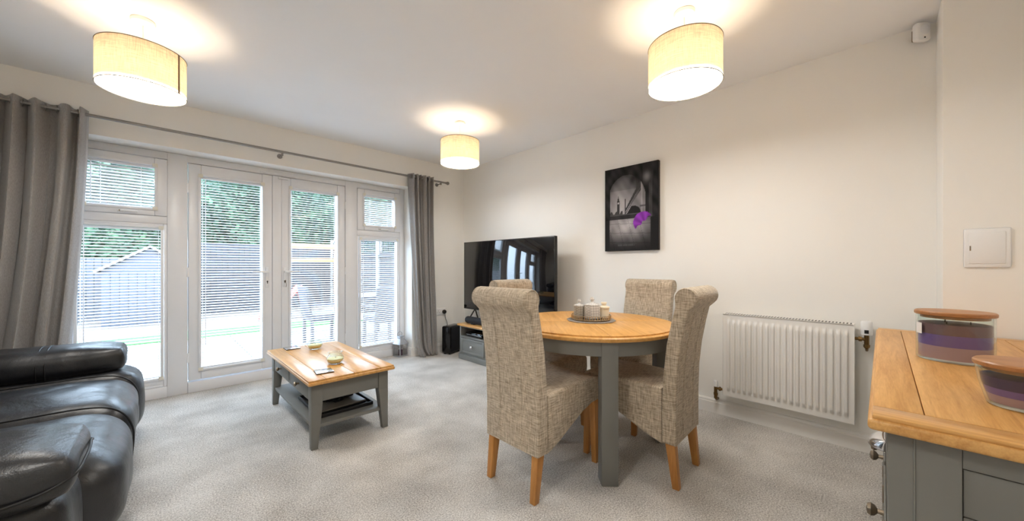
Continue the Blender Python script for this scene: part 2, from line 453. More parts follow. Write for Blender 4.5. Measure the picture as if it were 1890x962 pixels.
def door(name, x0, x1, gx0, gx1, hx, s, label, key):
    d = struct(thing(name, '', ''), label, 'door')
    z0, z1 = .1, 1.962
    gz0, gz1 = .194, 1.862
    y0, y1 = FY-.002, FY+.07
    for a, bb in ((x0, gx0), (gx1, x1)):
        MB().box(a, bb, y0, y1, z0, z1, .006).build('stile', M['upvc'], d)
    for a, bb in ((z0, gz0), (gz1, z1)):
        MB().box(gx0, gx1, y0+.0005, y1, a, bb, .006).build('rail', M['upvc'], d)
    bead(d, gx0, gx1, gz0, gz1, y0)
    glazing(d, gx0, gx1, gz0, gz1, FY+.045)
    handle(d, hx, 1.028, s, key)
    for z in (.3, 1.03, 1.75):
        MB().box((x0-.012 if s < 0 else x1-.004), (x0+.004 if s < 0 else x1+.012), y0-.006, y0+.004, z-.04, z+.04, .003).build('hinge', M['upvc'], d)
    return d
door('door_1', .190, .798, .273, .716, .757, -1, 'white glazed patio door leaf nearer the sofa', False)
door('door_2', .876, 1.478, .955, 1.397, .902, 1, 'white glazed patio door leaf with key hanging in its lock', True)
MB().box(.799, .8745, FY-.010, FY+.07, .1, 1.962, .006).build('meeting_post', M['upvc'], tf)
MB().box(.845, .93, FY-.03, FY-.003, 1.935, 1.953, .004).build('door_catch', M['upvc'], tf)
MB().box(.70, 1.0, FY-.012, FY+.0, 1.972, 1.992, .003).build('trickle_vent', M['upvc'], tf)

def sidelight(name, x0, x1, label):
    w = struct(thing(name, '', ''), label, 'window')
    gx0, gx1 = x0+.022, x1-.022
    zt0, zt1 = 1.494, 1.960                 # opening top sash
    sg = (x0+.075, x1-.075, 1.552, 1.894)
    MB().box(x0, x1, FY-.001, FY+.09, 1.43, zt0, .005).build('transom', M['upvc'], w)
    s = MB().box(x0, sg[0], FY-.018, FY+.06, zt0, zt1, .006).build('sash_stile', M['upvc'], w)
    MB().box(sg[1], x1, FY-.018, FY+.06, zt0, zt1, .006).build('sash_stile', M['upvc'], w)
    MB().box(sg[0], sg[1], FY-.0175, FY+.06, zt0, sg[2], .006).build('sash_rail', M['upvc'], w)
    MB().box(sg[0], sg[1], FY-.0175, FY+.06, sg[3], zt1, .006).build('sash_rail', M['upvc'], w)
    bead(w, sg[0], sg[1], sg[2], sg[3], FY-.018)
    glazing(w, sg[0], sg[1], sg[2], sg[3], FY+.04)
    cxm = (x0+x1)/2
    h = MB(); h.box(cxm-.02, cxm+.02, FY-.03, FY-.017, 1.505, 1.525, .004); h.tube([(cxm, FY-.028, 1.515), (cxm, FY-.046, 1.515), (cxm+.09, FY-.046, 1.513)], .007, 10)
    h.build('handle', M['white_plastic'], w)
    MB().box(cxm-.012, cxm+.012, FY-.032, FY-.0295, 1.509, 1.521, .001).build('handle_button', M['pewter'], w)
    z0, z1 = .150, 1.408
    pane_frame(w, x0, x1, z0-.06, 1.43, .022, FY, FY+.09)
    MB().box(gx0, gx1, FY-.001, FY+.09, z0-.04, z0, .005).build('rail', M['upvc'], w)
    bead(w, gx0+.018, gx1-.018, z0+.018, z1-.016, FY)
    glazing(w, gx0, gx1, z0, z1, FY+.045)
    return (gx0+.018, gx1-.018, z0+.018, z1-.016), sg
A1, A2 = sidelight('window_1', OX0+.06, .06, 'tall white side window with top opening sash beside the sofa')
B1, B2 = sidelight('window_2', 1.61, OX1-.06, 'tall white side window with top opening sash above the lantern')
BLY = FY+.018
venetian(.273, .716, .194, 1.862, BLY, .28, 'long slatted blind on the patio door nearer the sofa')
venetian(.955, 1.397, .194, 1.862, BLY, .28, 'long slatted blind on the patio door with the key', 'right')
venetian(*A1, BLY, .28, 'slatted blind on the lower side window behind the sofa')
venetian(*B1, BLY, .28, 'slatted blind on the lower side window behind the lantern', 'left')
venetian(*A2, BLY-.006, .85, 'small nearly closed blind on the top sash next to the left curtain')
venetian(*B2, BLY-.006, .85, 'small nearly closed blind on the top sash next to the right curtain', 'right')

# ------------------------------------------------------------------ curtain pole and curtains
RODY, RODZ = 3.85, 2.131
t = thing('curtain_pole', 'brushed steel curtain pole with ball ends above the patio doors', 'curtain pole', (0, 0, 0))
MB().tube([(-1.02, RODY, RODZ), (2.61, RODY, RODZ)], .011, 16).build('pole', M['brushed'], t)
for x in (-1.03, 2.63):
    b = MB(); b.ball((x, RODY, RODZ), .021, 20); b.tube([(x-.03*(1 if x > 0 else -1), RODY, RODZ), (x-.015*(1 if x > 0 else -1), RODY, RODZ)], .014, 16)
    b.build('finial', M['brushed'], t)
for x in (-.93, .82, 2.53):
    b = MB(); b.tube([(x, WY-.0005, RODZ-.02), (x, RODY, RODZ-.02)], .006, 10); b.tube([(x, RODY, RODZ-.034), (x, RODY, RODZ-.008)], .009, 12)
    b.tube([(x, WY-.0005, RODZ-.02), (x, WY-.006, RODZ-.02)], .022, 16); b.build('bracket', M['brushed'], t)

def curtain(label, xt0, xt1, xb0, xb1, zb, nf, seed, puddle=0, bow=0):
    """eyelet curtain: deep folds along the pole, gathered and swept to one side below"""
    rnd = random.Random(seed)
    ph = [rnd.uniform(-.5, .5) for _ in range(40)]; am = [rnd.uniform(.75, 1.15) for _ in range(40)]
    zt = RODZ+.035
    def fold(s):
        i = int(s*nf*2); k = min(i, 38); fr = s*nf*2-i
        a = am[k]*(1-fr)+am[k+1]*fr
        return a*math.sin(2*PI*nf*(s+.022*math.sin(2*PI*2*s+ph[1]*6)+.012*math.sin(2*PI*3.4*s+ph[2]*9)))
    def f(u, v):
        # u along the width, v down
        z = zt+(zb-zt)*v
        e = v**1.6
        x0 = xt0+(xb0-xt0)*e; x1 = xt1+(xb1-xt1)*e
        w = 1-.12*math.sin(PI*min(1, v*1.1))*bow
        xm = (x0+x1)/2
        s = u+.025*math.sin(2*PI*(u*3+ph[3]))*v
        x = xm+(x0-xm+(x1-x0)*s)*w
        amp = .045*(1-.25*v)+.012*v*math.sin(u*17+ph[5]*9)
        y = RODY+amp*fold(u)+.012*math.sin(5*v+u*9+ph[7])*v
        x += .012*math.sin(2*PI*nf*2*u+1.0)*(.3+.7*v)+.01*v*math.sin(4*v+11*u)
        if puddle and v > .93:
            q = (v-.93)/.07
            y -= .05*q*q*(.6+.4*math.sin(9*u)); x += .03*q*q*math.sin(5*u)
        return (x, y, z)
    t = thing('curtain', label, 'curtain', (0, 0, 0), 0, 'grey eyelet curtains on the steel pole')
    b = MB(); b.grid(f, nf*14, 44)
    o = b.build('cloth', M['curtain'], t, smooth=80)
    so = o.modifiers.new('thickness', 'SOLIDIFY'); so.thickness = .003; so.offset = 0
    for k in range(nf*2):
        u = (k+.5)/(nf*2)*1.0
        u = (k)/(nf*2)+.0
        if k == 0: continue
        p = f(u, .022)
        MB().lathe([(.019, -.002), (.026, -.002), (.026, .002), (.019, .002)], 20, close=True).build('eyelet', M['brushed'], t, rot=Matrix.Translation((p[0], RODY, RODZ)) @ Matrix.Rotation(PI/2, 4, 'Y'))
    return t
curtain('wide grey eyelet curtain drawn back behind the black sofa', -.98, -.345, -1.10, -.50, .02, 7, 3)
curtain('slim grey eyelet curtain beside the black subwoofer, trailing on the carpet', 2.095, 2.415, 2.225, 2.455, .012, 6, 5, 1, .5)

# ------------------------------------------------------------------ pendant lamps
def pendant(x, y, label, seam):
    t = thing('pendant_lamp', label, 'ceiling lamp', (x, y, ZC), 0, 'cream drum pendant lamps')
    R, z0, z1 = .172, -.377, -.172
    MB().lathe([(0, -.0005), (.047, -.0005), (.05, -.006), (.047, -.018), (.03, -.026), (0, -.028)], 32).build('ceiling_rose', M['white_plastic'], t)
    MB().tube([(0, 0, -.026), (0, 0, -.225)], .0035, 8).build('cord', M['white_plastic'], t)
    b = MB(); b.lathe([(R, z0), (R, z1)], 64); sh = b.build('shade', M['shade'], t, smooth=60)
    for z in (z0, z1):
        MB().tube([(R*math.cos(2*PI*i/64), R*math.sin(2*PI*i/64), z) for i in range(64)], .0022, 6, True).build('rim', M['wire'], sh)
    b = MB()
    b.grid(lambda u, v: ((R+.001)*math.cos(seam+(u-.5)*.07), (R+.001)*math.sin(seam+(u-.5)*.07), z0+.002+(z1-z0-.004)*v), 3, 1)
    b.build('seam', M['shade_seam'], sh, smooth=60)
    MB().lathe([(0, z0+.006), (R-.003, z0+.006)], 64).build('diffuser', M['diffuser'], t, smooth=60)
    MB().lathe([(0, z0+.010), (R-.004, z0+.010), (R-.004, z0+.012), (0, z0+.012)], 64).build('light_block_disc', M['white_plastic'], t)  # added opaque disc, keeps the diffuser's upward glow off shade and ceiling
    b = MB()
    for k in range(3):
        a = 2*PI*k/3+.4
        b.tube([(.018*math.cos(a), .018*math.sin(a), z1-.035), (R*math.cos(a), R*math.sin(a), z1)], .002, 6)
    b.build('spider', M['wire'], t)
    MB().lathe([(0, -.222), (.016, -.222), (.018, -.26), (.015, -.268), (0, -.268)], 20).build('lamp_holder', M['white_plastic'], t)
    # frosted bulb above the glowing diffuser disc
    rb, zb_ = .030, -.300
    th = [math.radians(d) for d in range(25, 181, 15)]
    MB().lathe([(0, -.2685), (.0127, -.2685)]+[(rb*math.sin(a), zb_+rb*math.cos(a)) for a in th]+[(0, zb_-rb)], 16).build('bulb_body', M['bulb_body'], t, smooth=80)
    return t
pendant(-.053, 2.733, 'cream drum pendant lamp above the sofa end of the room', 5.62)
pendant(1.923, .707, 'cream drum pendant lamp nearest the radiator wall, above the dining chairs', 1.2)
pendant(1.955, 2.668, 'cream drum pendant lamp in the far corner near the television', 1.0)
pendant(-.053, .707, 'cream drum pendant lamp overhead at the near end of the room', 1.0)

# ------------------------------------------------------------------ sofa
def pillow(x0, x1, y0, y1, z0, z1, r, puff=(0, 0, 0), seed=0, wr=.006, cuts=5):
    """soft rounded block, bulging, with leather wrinkles"""
    t = bmesh.new(); bmesh.ops.create_cube(t, size=2)
    bmesh.ops.subdivide_edges(t, edges=t.edges[:], cuts=11, use_grid_fill=True)
    cx, cy, cz = (x0+x1)/2, (y0+y1)/2, (z0+z1)/2; hx, hy, hz = (x1-x0)/2, (y1-y0)/2, (z1-z0)/2
    rnd = random.Random(seed); P = [rnd.uniform(0, 6.28) for _ in range(9)]
    for v in t.verts:
        p = v.co.copy()
        q = Vector((p.x*hx, p.y*hy, p.z*hz))
        inner = Vector((max(-hx+r, min(hx-r, q.x)), max(-hy+r, min(hy-r, q.y)), max(-hz+r, min(hz-r, q.z))))
        d = q-inner
        if d.length > 1e-9: q = inner+d.normalized()*min(r, d.length*1.0 if d.length < r else r)
        bx = (1-p.y**2)*(1-p.z**2); by = (1-p.x**2)*(1-p.z**2); bz = (1-p.x**2)*(1-p.y**2)
        q.x += puff[0]*bx*p.x; q.y += puff[1]*by*p.y; q.z += puff[2]*bz*p.z
        w = wr*(math.sin(q.x*31+2*math.sin(q.y*13+P[0])+P[1])*.5+math.sin(q.y*27+2.3*math.sin(q.x*11+P[2])+q.z*17+P[3])*.5)
        n = Vector((p.x*abs(p.x)**3, p.y*abs(p.y)**3, p.z*abs(p.z)**3))
        if n.length > 0: q += n.normalized()*w
        v.co = q+Vector((cx, cy, cz))
    return t
def soft(name, parent, *a, **k):
    b = MB(); b._merge(pillow(*a, **k)); o = b.build(name, M['leather'], parent, smooth=180)
    s = o.modifiers.new('smooth', 'SUBSURF'); s.levels = 1; s.render_levels = 2
    return o
SX, SY = -1.2, 1.50
sofa = thing('leather_sofa', 'black leather two-seat sofa under the left curtain', 'sofa', (0, 0, 0))
soft('base', sofa, -1.17, -.17, 1.52, 3.40, .045, .36, .05, seed=1, wr=.002)
soft('backrest', sofa, -1.22, -.72, 1.60, 2.46, .34, .95, .10, (.03, 0, .03), 2)
soft('backrest', sofa, -1.22, -.72, 2.46, 3.32, .34, .95, .10, (.03, 0, .03), 3)
far = soft('arm', sofa, -1.10, -.075, 3.09, 3.42, .06, .475, .10, (.02, .02, 0), 4, wr=.004)
pad = soft('arm_pad', sofa, -1.10, -.135, 3.13, 3.47, .455, .615, .065, (.0, .0, .012), 5, wr=.006)
near = soft('arm', sofa, -1.10, -.175, 1.50, 1.80, .06, .49, .07, (.015, .015, 0), 6, wr=.003)
padn = soft('arm_pad', sofa, -1.10, -.150, 1.47, 1.83, .46, .605, .065, (.0, .0, .014), 7, wr=.004)
sf = soft('seat_cushion', sofa, -.80, -.085, 2.44, 3.10, .16, .455, .11, (.015, .0, .03), 8, wr=.004)
sn = soft('seat_cushion', sofa, -.80, -.09, 1.78, 2.44, .13, .455, .11, (.02, .0, .03), 9, wr=.004)
def seam(parent, pts, r=.004):
    # smooth the polyline
    P = [Vector(p) for p in pts]; out = []
    for i in range(len(P)-1):
        p0, p1, p2, p3 = P[max(0, i-1)], P[i], P[i+1], P[min(len(P)-1, i+2)]
        for k in range(8):
            s = k/8
            out.append(.5*((2*p1)+(-p0+p2)*s+(2*p0-5*p1+4*p2-p3)*s*s+(-p0+3*p1-3*p2+p3)*s**3))
    out.append(P[-1])
    MB().tube(out, r, 6).build('seam', M['leather_seam'], parent, smooth=80)
for prt, ya, yb in ((sf, 2.47, 3.05), (sn, 1.82, 2.41)):
    seam(prt, [(-.78, yb, .466), (-.40, yb, .472), (-.20, yb, .465), (-.115, yb-.01, .425), (-.078, yb-.02, .34), (-.082, yb-.02, .22)])
seam(pad, [(-.43, 3.135, .47), (-.43, 3.128, .53), (-.43, 3.16, .598), (-.43, 3.26, .627), (-.43, 3.40, .612), (-.43, 3.472, .54)])
seam(pad, [(-.46, 3.135, .47), (-.46, 3.128, .53), (-.46, 3.16, .598), (-.46, 3.26, .627), (-.46, 3.40, .612), (-.46, 3.472, .54)], .003)
seam(padn, [(-1.0, 1.472, .50), (-.5, 1.466, .50), (-.26, 1.468, .505), (-.165, 1.50, .525), (-.145, 1.60, .54), (-.147, 1.72, .54), (-.165, 1.81, .52), (-.3, 1.832, .50)])
seam(near, [(-.27, 1.490, .07), (-.27, 1.484, .25), (-.27, 1.488, .46)])
for x in (-1.08, -.28):
    for y in (1.58, 3.34):
        MB().lathe([(.03, .0), (.032, .012), (.026, .055), (0, .055)], 16, (x, y, 0)).build('foot', M['black_plastic'], sofa)

# ------------------------------------------------------------------ coffee table
t = thing('coffee_table', 'grey painted coffee table with oak top and two drawers', 'coffee table', (0, 0, 0))
X0, X1, Y0, Y1, ZT = .617, 1.143, 2.292, 3.400, .420
top = MB().box(X0, X1, Y0, Y1, ZT-.030, ZT-.010, .006, 3).build('top', M['oak_y'], t)
pl = [(X0+.004, X0+.095), (X0+.097, X0+.262), (X0+.264, X1-.099), (X1-.097, X1-.004)]
for i, (a, bb) in enumerate(pl):
    MB().box(a, bb, Y0+.006, Y1-.006, ZT-.012, ZT, .003, 2).build('plank', M['oak_y'], top)
LW = .062
for sx in (0, 1):
    for sy in (0, 1):
        lx = X0+.028 if sx == 0 else X1-.028-LW; ly = Y0+.045 if sy == 0 else Y1-.045-LW
        dx = .016 if sx == 0 else -.016; dy = .016 if sy == 0 else -.016
        # inner faces taper below the apron
        x_o, x_i = (lx, lx+LW) if sx == 0 else (lx+LW, lx)
        y_o, y_i = (ly, ly+LW) if sy == 0 else (ly+LW, ly)
        b = MB(); b.box(lx, lx+LW, ly, ly+LW, .26, ZT-.0305, .003)
        xa, xb = sorted((x_o, x_i-dx*1.6)); ya, yb = sorted((y_o, y_i-dy*1.6))
        b.hexa([(xa, ya, 0), (xb, ya, 0), (xb, yb, 0), (xa, yb, 0)], [(lx, ly, .262), (lx+LW, ly, .262), (lx+LW, ly+LW, .262), (lx, ly+LW, .262)], .002)
        b.build('leg', M['grey_paint'], t)
ax0, ax1, ay0, ay1 = X0+.036, X1-.036, Y0+.053, Y1-.053
for y in (ay0, ay1-.02):
    MB().box(ax0+LW-.008, ax1-LW+.008, y, y+.02, .275, ZT-.0305, .002).build('apron', M['grey_paint'], t)
MB().box(ax1-.02, ax1, ay0+LW-.008, ay1-LW+.008, .275, ZT-.0305, .002).build('apron', M['grey_paint'], t)
b = MB(); b.box(ax0, ax0+.02, ay0+LW-.008, ay1-LW+.008, .275, .289, .002); b.box(ax0, ax0+.02, ay0+LW-.008, ay1-LW+.008, ZT-.043, ZT-.0305, .002)
ym = (ay0+ay1)/2; b.box(ax0, ax0+.02, ym-.02, ym+.02, .289, ZT-.043, .002)
b.build('drawer_rail', M['grey_paint'], t)
for a, bb in ((ay0+LW-.006, ym-.022), (ym+.022, ay1-LW+.006)):
    d = MB().box(ax0-.004, ax0+.016, a+.002, bb-.002, .291, ZT-.045, .003).build('drawer', M['grey_paint'], t)
    MB().box(ax0+.018, ax1-.04, a+.01, bb-.01, .293, ZT-.055).build('drawer_box', M['grey_paint'], d)
    yk = (a+bb)/2
    MB().lathe([(0, 0), (.006, 0), (.005, .012), (.012, .018), (.015, .024), (.012, .031), (0, .034)], 20).build('knob', M['pewter'], d, rot=Matrix.Translation((ax0-.004, yk, .333)) @ Matrix.Rotation(-PI/2, 4, 'Y'))
MB().box(ax0+.004, ax1-.004, ay0+.004, ay1-.004, .118, .140, .003).build('shelf', M['grey_paint'], t)
# things on the table
def coaster(x, y, rz, label):
    t = thing('coaster', label, 'coaster', (x, y, ZT+.0005), rz, 'square coasters on the coffee table')
    MB().box(-.05, .05, -.05, .05, 0, .004, .001).build('backing', M['black_plastic'], t)
    MB().box(-.049, .049, -.049, .049, .0042, .008, .0015).build('tile', M['chrome'], t)
M['mirror_grey'] = plain('silvered_glass_tile', (205, 207, 212), .12, .6, var=.08, scale=60)
coaster(.775, 3.322, .03, 'silvered square coaster by the far corner of the coffee table')
coaster(.748, 2.45, -.12, 'silvered square coaster at the near end of the coffee table')
M['wax_cream'] = plain('cream_wax', (242, 226, 178), .6, var=.04, scale=20)
M['clear'] = glass_thin('clear_jar_glass', (.93, .97, .96))
def candle_bowl(x, y, label):
    t = thing('candle_bowl', label, 'candle', (x, y, ZT+.0005), 0, 'glass candle bowls on the coffee table')
    g = [(0, 0), (.032, 0), (.046, .010), (.055, .028), (.054, .042), (.044, .058), (.038, .066), (.042, .074), (.048, .078)]
    gi = [(r-.003 if r > .004 else 0, z+.003 if z < .06 else z) for r, z in g][::-1]
    MB().lathe(g+gi, 36).build('bowl', M['clear'], t, smooth=60)
    MB().lathe([(0, .004), (.030, .004), (.042, .012), (.051, .028), (.0505, .036), (0, .037)], 32).build('wax', M['wax_cream'], t, smooth=40)
    MB().tube([(0, 0, .036), (.001, 0, .047)], .0012, 6).build('wick', M['black_plastic'], t)
candle_bowl(.905, 3.185, 'small glass bowl candle near the window end of the coffee table')
candle_bowl(.868, 2.61, 'small glass bowl candle nearer the dining chairs on the coffee table')
# on the shelf
t = thing('tray', 'black shallow tray on the coffee table shelf', 'tray', (.885, 2.665, .1405), 0)
b = MB(); b.box(-.165, .165, -.23, .23, 0, .006, .002)
b.build('tray_base', M['black_plastic'], t)
b = MB()
for s in (-1, 1):
    b.box(s*.165-.004, s*.165+.004, -.234, .234, 0, .022, .002); b.box(-.161, .161, s*.23-.004, s*.23+.004, 0, .022, .002)
b.build('tray_rim', M['black_plastic'], t)
M['laptop_grey'] = plain('taupe_plastic', (150, 142, 132), .4, var=.03)
lp = thing('laptop', 'closed taupe laptop lying on the coffee table shelf', 'laptop', (.878, 2.585, .147), .06)
MB().box(-.145, .145, -.105, .105, 0, .011, .003).build('laptop_base', M['black_plastic'], lp)
MB().box(-.145, .145, -.105, .105, .0115, .020, .004).build('laptop_lid', M['laptop_grey'], lp)
b = MB(); pts = []
rnd = random.Random(4)
for k in range(70):
    a = k*.55; r = .05+.02*math.sin(k*1.7)
    pts.append((.885+r*1.5*math.cos(a), 2.62+r*.8*math.sin(a), .172+.004*(k/14)+.006*math.sin(k*2.1)))
b.tube(pts, .004, 6)
tag(b.build('power_cable', M['black_plastic'], smooth=80), 'bundled black power cable on top of the laptop', 'cable')
tag(MB().box(.90, 1.02, 2.74, 2.83, .147, .182, .008).build('power_adapter', M['black_plastic']), 'black power adapter block behind the laptop', 'adapter')

# ------------------------------------------------------------------ lantern
M['zinc'] = plain('galvanised_metal', (170, 172, 176), .42, .5, var=.12, scale=30)
M['candle_purple'] = plain('plum_wax', (70, 42, 62), .6, var=.06)
t = thing('lantern', 'small galvanised metal candle lantern on the carpet by the window', 'lantern', (2.095, 4.06, 0), .25)
MB().box(-.062, .062, -.062, .062, .0, .012, .003).build('lantern_base', M['zinc'], t)
for sx in (-1, 1):
    for sy in (-1, 1):
        MB().box(sx*.056-.005, sx*.056+.005, sy*.056-.005, sy*.056+.005, .012, .150, .001).build('corner_post', M['zinc'], t)
for k in range(4):
    MB().box(-.051, .051, -.0575, -.0560, .013, .149).build('glass_pane', M['glass'], t, smooth=0, rot=Matrix.Rotation(k*PI/2, 4, 'Z'))
b = MB(); b.hexa([(-.068, -.068, .150), (.068, -.068, .150), (.068, .068, .150), (-.068, .068, .150)], [(-.026, -.026, .215), (.026, -.026, .215), (.026, .026, .215), (-.026, .026, .215)], .002)
b.box(-.026, .026, -.026, .026, .215, .235, .003); b.box(-.034, .034, -.034, .034, .235, .241, .002)
b.build('roof', M['zinc'], t)
MB().tube([(.034*math.cos(a), .012, .262+.030*math.sin(a)) for a in [2*PI*k/28 for k in range(28)]], .0035, 8, True).build('ring_handle', M['zinc'], t)
MB().lathe([(0, .0125), (.026, .0125), (.026, .075), (.022, .078), (0, .077)], 24).build('candle', M['candle_purple'], t)

# ------------------------------------------------------------------ television corner
TVX = 2.54
t = thing('tv_cabinet', 'grey television cabinet with oak top, open shelf and drawers', 'cabinet', (0, 0, 0))
cy0, cy1, cx1 = 2.12, 3.47, 2.925
MB().box(TVX-.012, cx1, cy0-.012, cy1+.012, .0005, .062, .006).build('plinth', M['grey_paint'], t)
b = MB()
b.box(TVX, cx1, cy1-.022, cy1, .062, .388, .002); b.box(TVX, cx1, cy0, cy0+.022, .062, .388, .002)
b.box(cx1-.01, cx1, cy0+.022, cy1-.022, .062, .388); b.box(TVX, cx1-.01, cy0+.022, cy1-.022, .255, .272, .002)
b.box(TVX, cx1-.01, cy0+.022, cy1-.022, .0622, .078, .002); b.box(TVX, TVX+.02, cy0+.022, cy1-.022, .375, .388, .002)
for y in (cy0+(cy1-cy0)/3, cy0+2*(cy1-cy0)/3):
    b.box(TVX, cx1-.01, y-.011, y+.011, .078, .375, .002)
b.build('body', M['grey_paint'], t)
tp = MB().box(TVX-.025, cx1+.01, cy0-.022, cy1+.022, .389, .412, .005, 3).build('top', M['oak_y'], t)
dw = (cy1-cy0-.044)/3
for k in range(3):
    ya = cy0+.022+k*dw+.012; yb = ya+dw-.024
    d = MB().box(TVX-.003, TVX+.014, ya, yb, .082, .251, .003).build('drawer', M['grey_paint'], t)
    b = MB(); fr = .028
    b.box(TVX-.0075, TVX-.003, ya, ya+fr, .082, .251, .0015); b.box(TVX-.0075, TVX-.003, yb-fr, yb, .082, .251, .0015)
    b.box(TVX-.0075, TVX-.003, ya+fr, yb-fr, .082, .082+fr, .0015); b.box(TVX-.0075, TVX-.003, ya+fr, yb-fr, .251-fr, .251, .0015)
    b.build('drawer_frame', M['grey_paint'], d)
    MB().box(TVX+.014, cx1-.03, ya+.01, yb-.01, .084, .235).build('drawer_box', M['grey_paint'], d)
    MB().lathe([(0, 0), (.007, 0), (.006, .010), (.015, .017), (.018, .024), (.013, .032), (0, .035)], 20).build('knob', M['chrome'], d, rot=Matrix.Translation((TVX-.003, (ya+yb)/2, .166)) @ Matrix.Rotation(-PI/2, 4, 'Y'))
box = thing('set_top_box', 'slim black set-top box on the open cabinet shelf', 'media box', (2.68, 3.25, .2725))
MB().box(-.11, .11, -.145, .145, .004, .046, .004).build('casing', M['black_gloss'], box)
MB().box(-.1115, -.1095, -.14, .14, .018, .026, .0005).build('front_strip', M['brushed'], box)
for sx in (-1, 1):
    for sy in (-1, 1): MB().lathe([(0, 0), (.008, 0), (.008, .005), (0, .005)], 12, (sx*.09, sy*.12, 0)).build('foot', M['black_plastic'], box)
sb = thing('soundbar', 'rounded black soundbar lying on the oak cabinet top', 'soundbar', (2.60, 2.98, .412))
b = MB(); b.tube([(0, -.43, .046), (0, -.425, .046), (0, -.41, .046), (0, .41, .046), (0, .425, .046), (0, .43, .046)], .04, 24, rad=[.028, .036, .04, .04, .036, .028])
b.build('tube_body', M['black_cloth'], sb)
for y in (-.3, .3):
    MB().box(-.025, .025, y-.03, y+.03, .0005, .014, .003).build('foot', M['black_plastic'], sb)
tv = thing('television', 'large flat black television reflecting the patio doors', 'television', (2.715, 2.895, .412))
Wt, Ht, zb = 1.432, .812, .150
MB().box(-.010, .030, -Wt/2, Wt/2, zb, zb+Ht, .004).build('casing', M['black_plastic'], tv)
MB().box(-.0125, -.0102, -Wt/2+.008, Wt/2-.008, zb+.016, zb+Ht-.008, .001).build('screen', M['screen'], tv)
MB().box(.030, .065, -.45, .45, zb+.06, zb+.45, .012).build('rear_housing', M['black_plastic'], tv)
for s in (-1, 1):
    b = MB(); b.tube([(.01, s*.52, zb+.01), (-.075, s*.56, .006)], .008, 8); b.tube([(.01, s*.52, zb+.01), (.095, s*.56, .006)], .008, 8)
    b.box(-.085, -.06, s*.56-.02, s*.56+.02, .0005, .012, .003); b.box(.08, .105, s*.56-.02, s*.56+.02, .0005, .012, .003)
    b.build('stand_foot', M['black_plastic'], tv)
# subwoofer
a = math.atan2(.093, .244)
sw = thing('subwoofer', 'glossy black subwoofer box on the carpet beside the curtain', 'speaker', (2.545, 3.672, 0), a)
b = MB(); b.box(.0, .262, .0, .13, .012, .345, .022, 4); b.build('cabinet', M['black_gloss'], sw)
MB().box(.022, .250, -.0035, .001, .03, .325, .002).build('grille', M['black_cloth'], sw)
for x in (.03, .23):
    for y in (.03, .10): MB().lathe([(0, .0005), (.012, .0005), (.012, .013), (0, .013)], 12, (x, y, 0)).build('foot', M['black_plastic'], sw)
# wall socket and plug
t = thing('wall_socket', 'white double wall socket beside the right curtain', 'socket', (2.590, WY-.0005, .502))
MB().box(-.073, .073, -.010, 0, -.043, .043, .004).build('faceplate', M['white_plastic'], t)
for s in (-1, 1):
    MB().box(s*.016-.006, s*.016+.006, -.0135, -.0095, .012, .032, .0015).build('switch', M['white_plastic'], t)
b = MB()
for s in (-1, 1):
    for dx, dz in ((0, .012), (-.011, -.01), (.011, -.01)):
        b.box(s*.042+dx-.003, s*.042+dx+.003, -.0108, -.0098, dz-.004, dz+.004)
b.build('pin_hole', M['black_plastic'], t)
t = thing('plug', 'black plug with cable in the wall socket above the subwoofer', 'plug', (2.632, WY-.0115, .498))
b = MB(); b.lathe([(0, 0), (.026, 0), (.027, .012), (.022, .026), (.014, .030), (0, .030)], 20); b.build('plug_body', M['black_plastic'], t, rot=Matrix.Rotation(PI/2, 4, 'X'))
MB().tube([(0, -.020, -.014), (0, -.026, -.05), (.01, -.024, -.09), (.03, -.018, -.125), (.045, -.012, -.16), (.05, -.011, -.30)], .0035, 8).build('cable', M['black_plastic'], t)

# ------------------------------------------------------------------ dining table
TC = (1.93, 1.275); TR = .508; TZ = .742
t = thing('dining_table', 'round oak-topped dining table with square grey legs', 'dining table', (TC[0], TC[1], 0), PI/4)
tp = MB().lathe([(0, TZ-.034), (TR-.018, TZ-.034), (TR-.006, TZ-.030), (TR, TZ-.021), (TR, TZ-.013), (TR-.004, TZ-.009), (TR-.016, TZ-.0065), (0, TZ-.0065)], 96).build('top', M['oak_d1'], t)
for q in range(4):
    # four quadrant leaves with their own grain, a hairline joint between
    g = .0009
    a0, a1 = q*PI/2, (q+1)*PI/2
    pts = []
    n = 20; Rq = TR-.016
    off = g/math.sin(PI/4)
    pts.append((off*math.cos((a0+a1)/2), off*math.sin((a0+a1)/2)))
    da = g/Rq
    for i in range(n+1):
        an = a0+da+(a1-a0-2*da)*i/n; pts.append((Rq*math.cos(an), Rq*math.sin(an)))
    MB().prism(pts, TZ-.0066, TZ, 'z', .0012, 2).build('leaf', M['oak_d1'] if q % 2 else M['oak_d2'], tp, smooth=30)
b = MB(); b.lathe([(TR-.055, TZ-.105), (TR-.033, TZ-.105), (TR-.033, TZ-.0345), (TR-.055, TZ-.0345)], 96, close=True); b.build('apron', M['grey_paint'], t)
for k in range(4):
    an = k*PI/2
    m = Matrix.Rotation(an, 4, 'Z')
    MB().box(.400, .482, -.041, .041, 0, TZ-.0345, .003, 2, m).build('leg', M['grey_paint'], t)

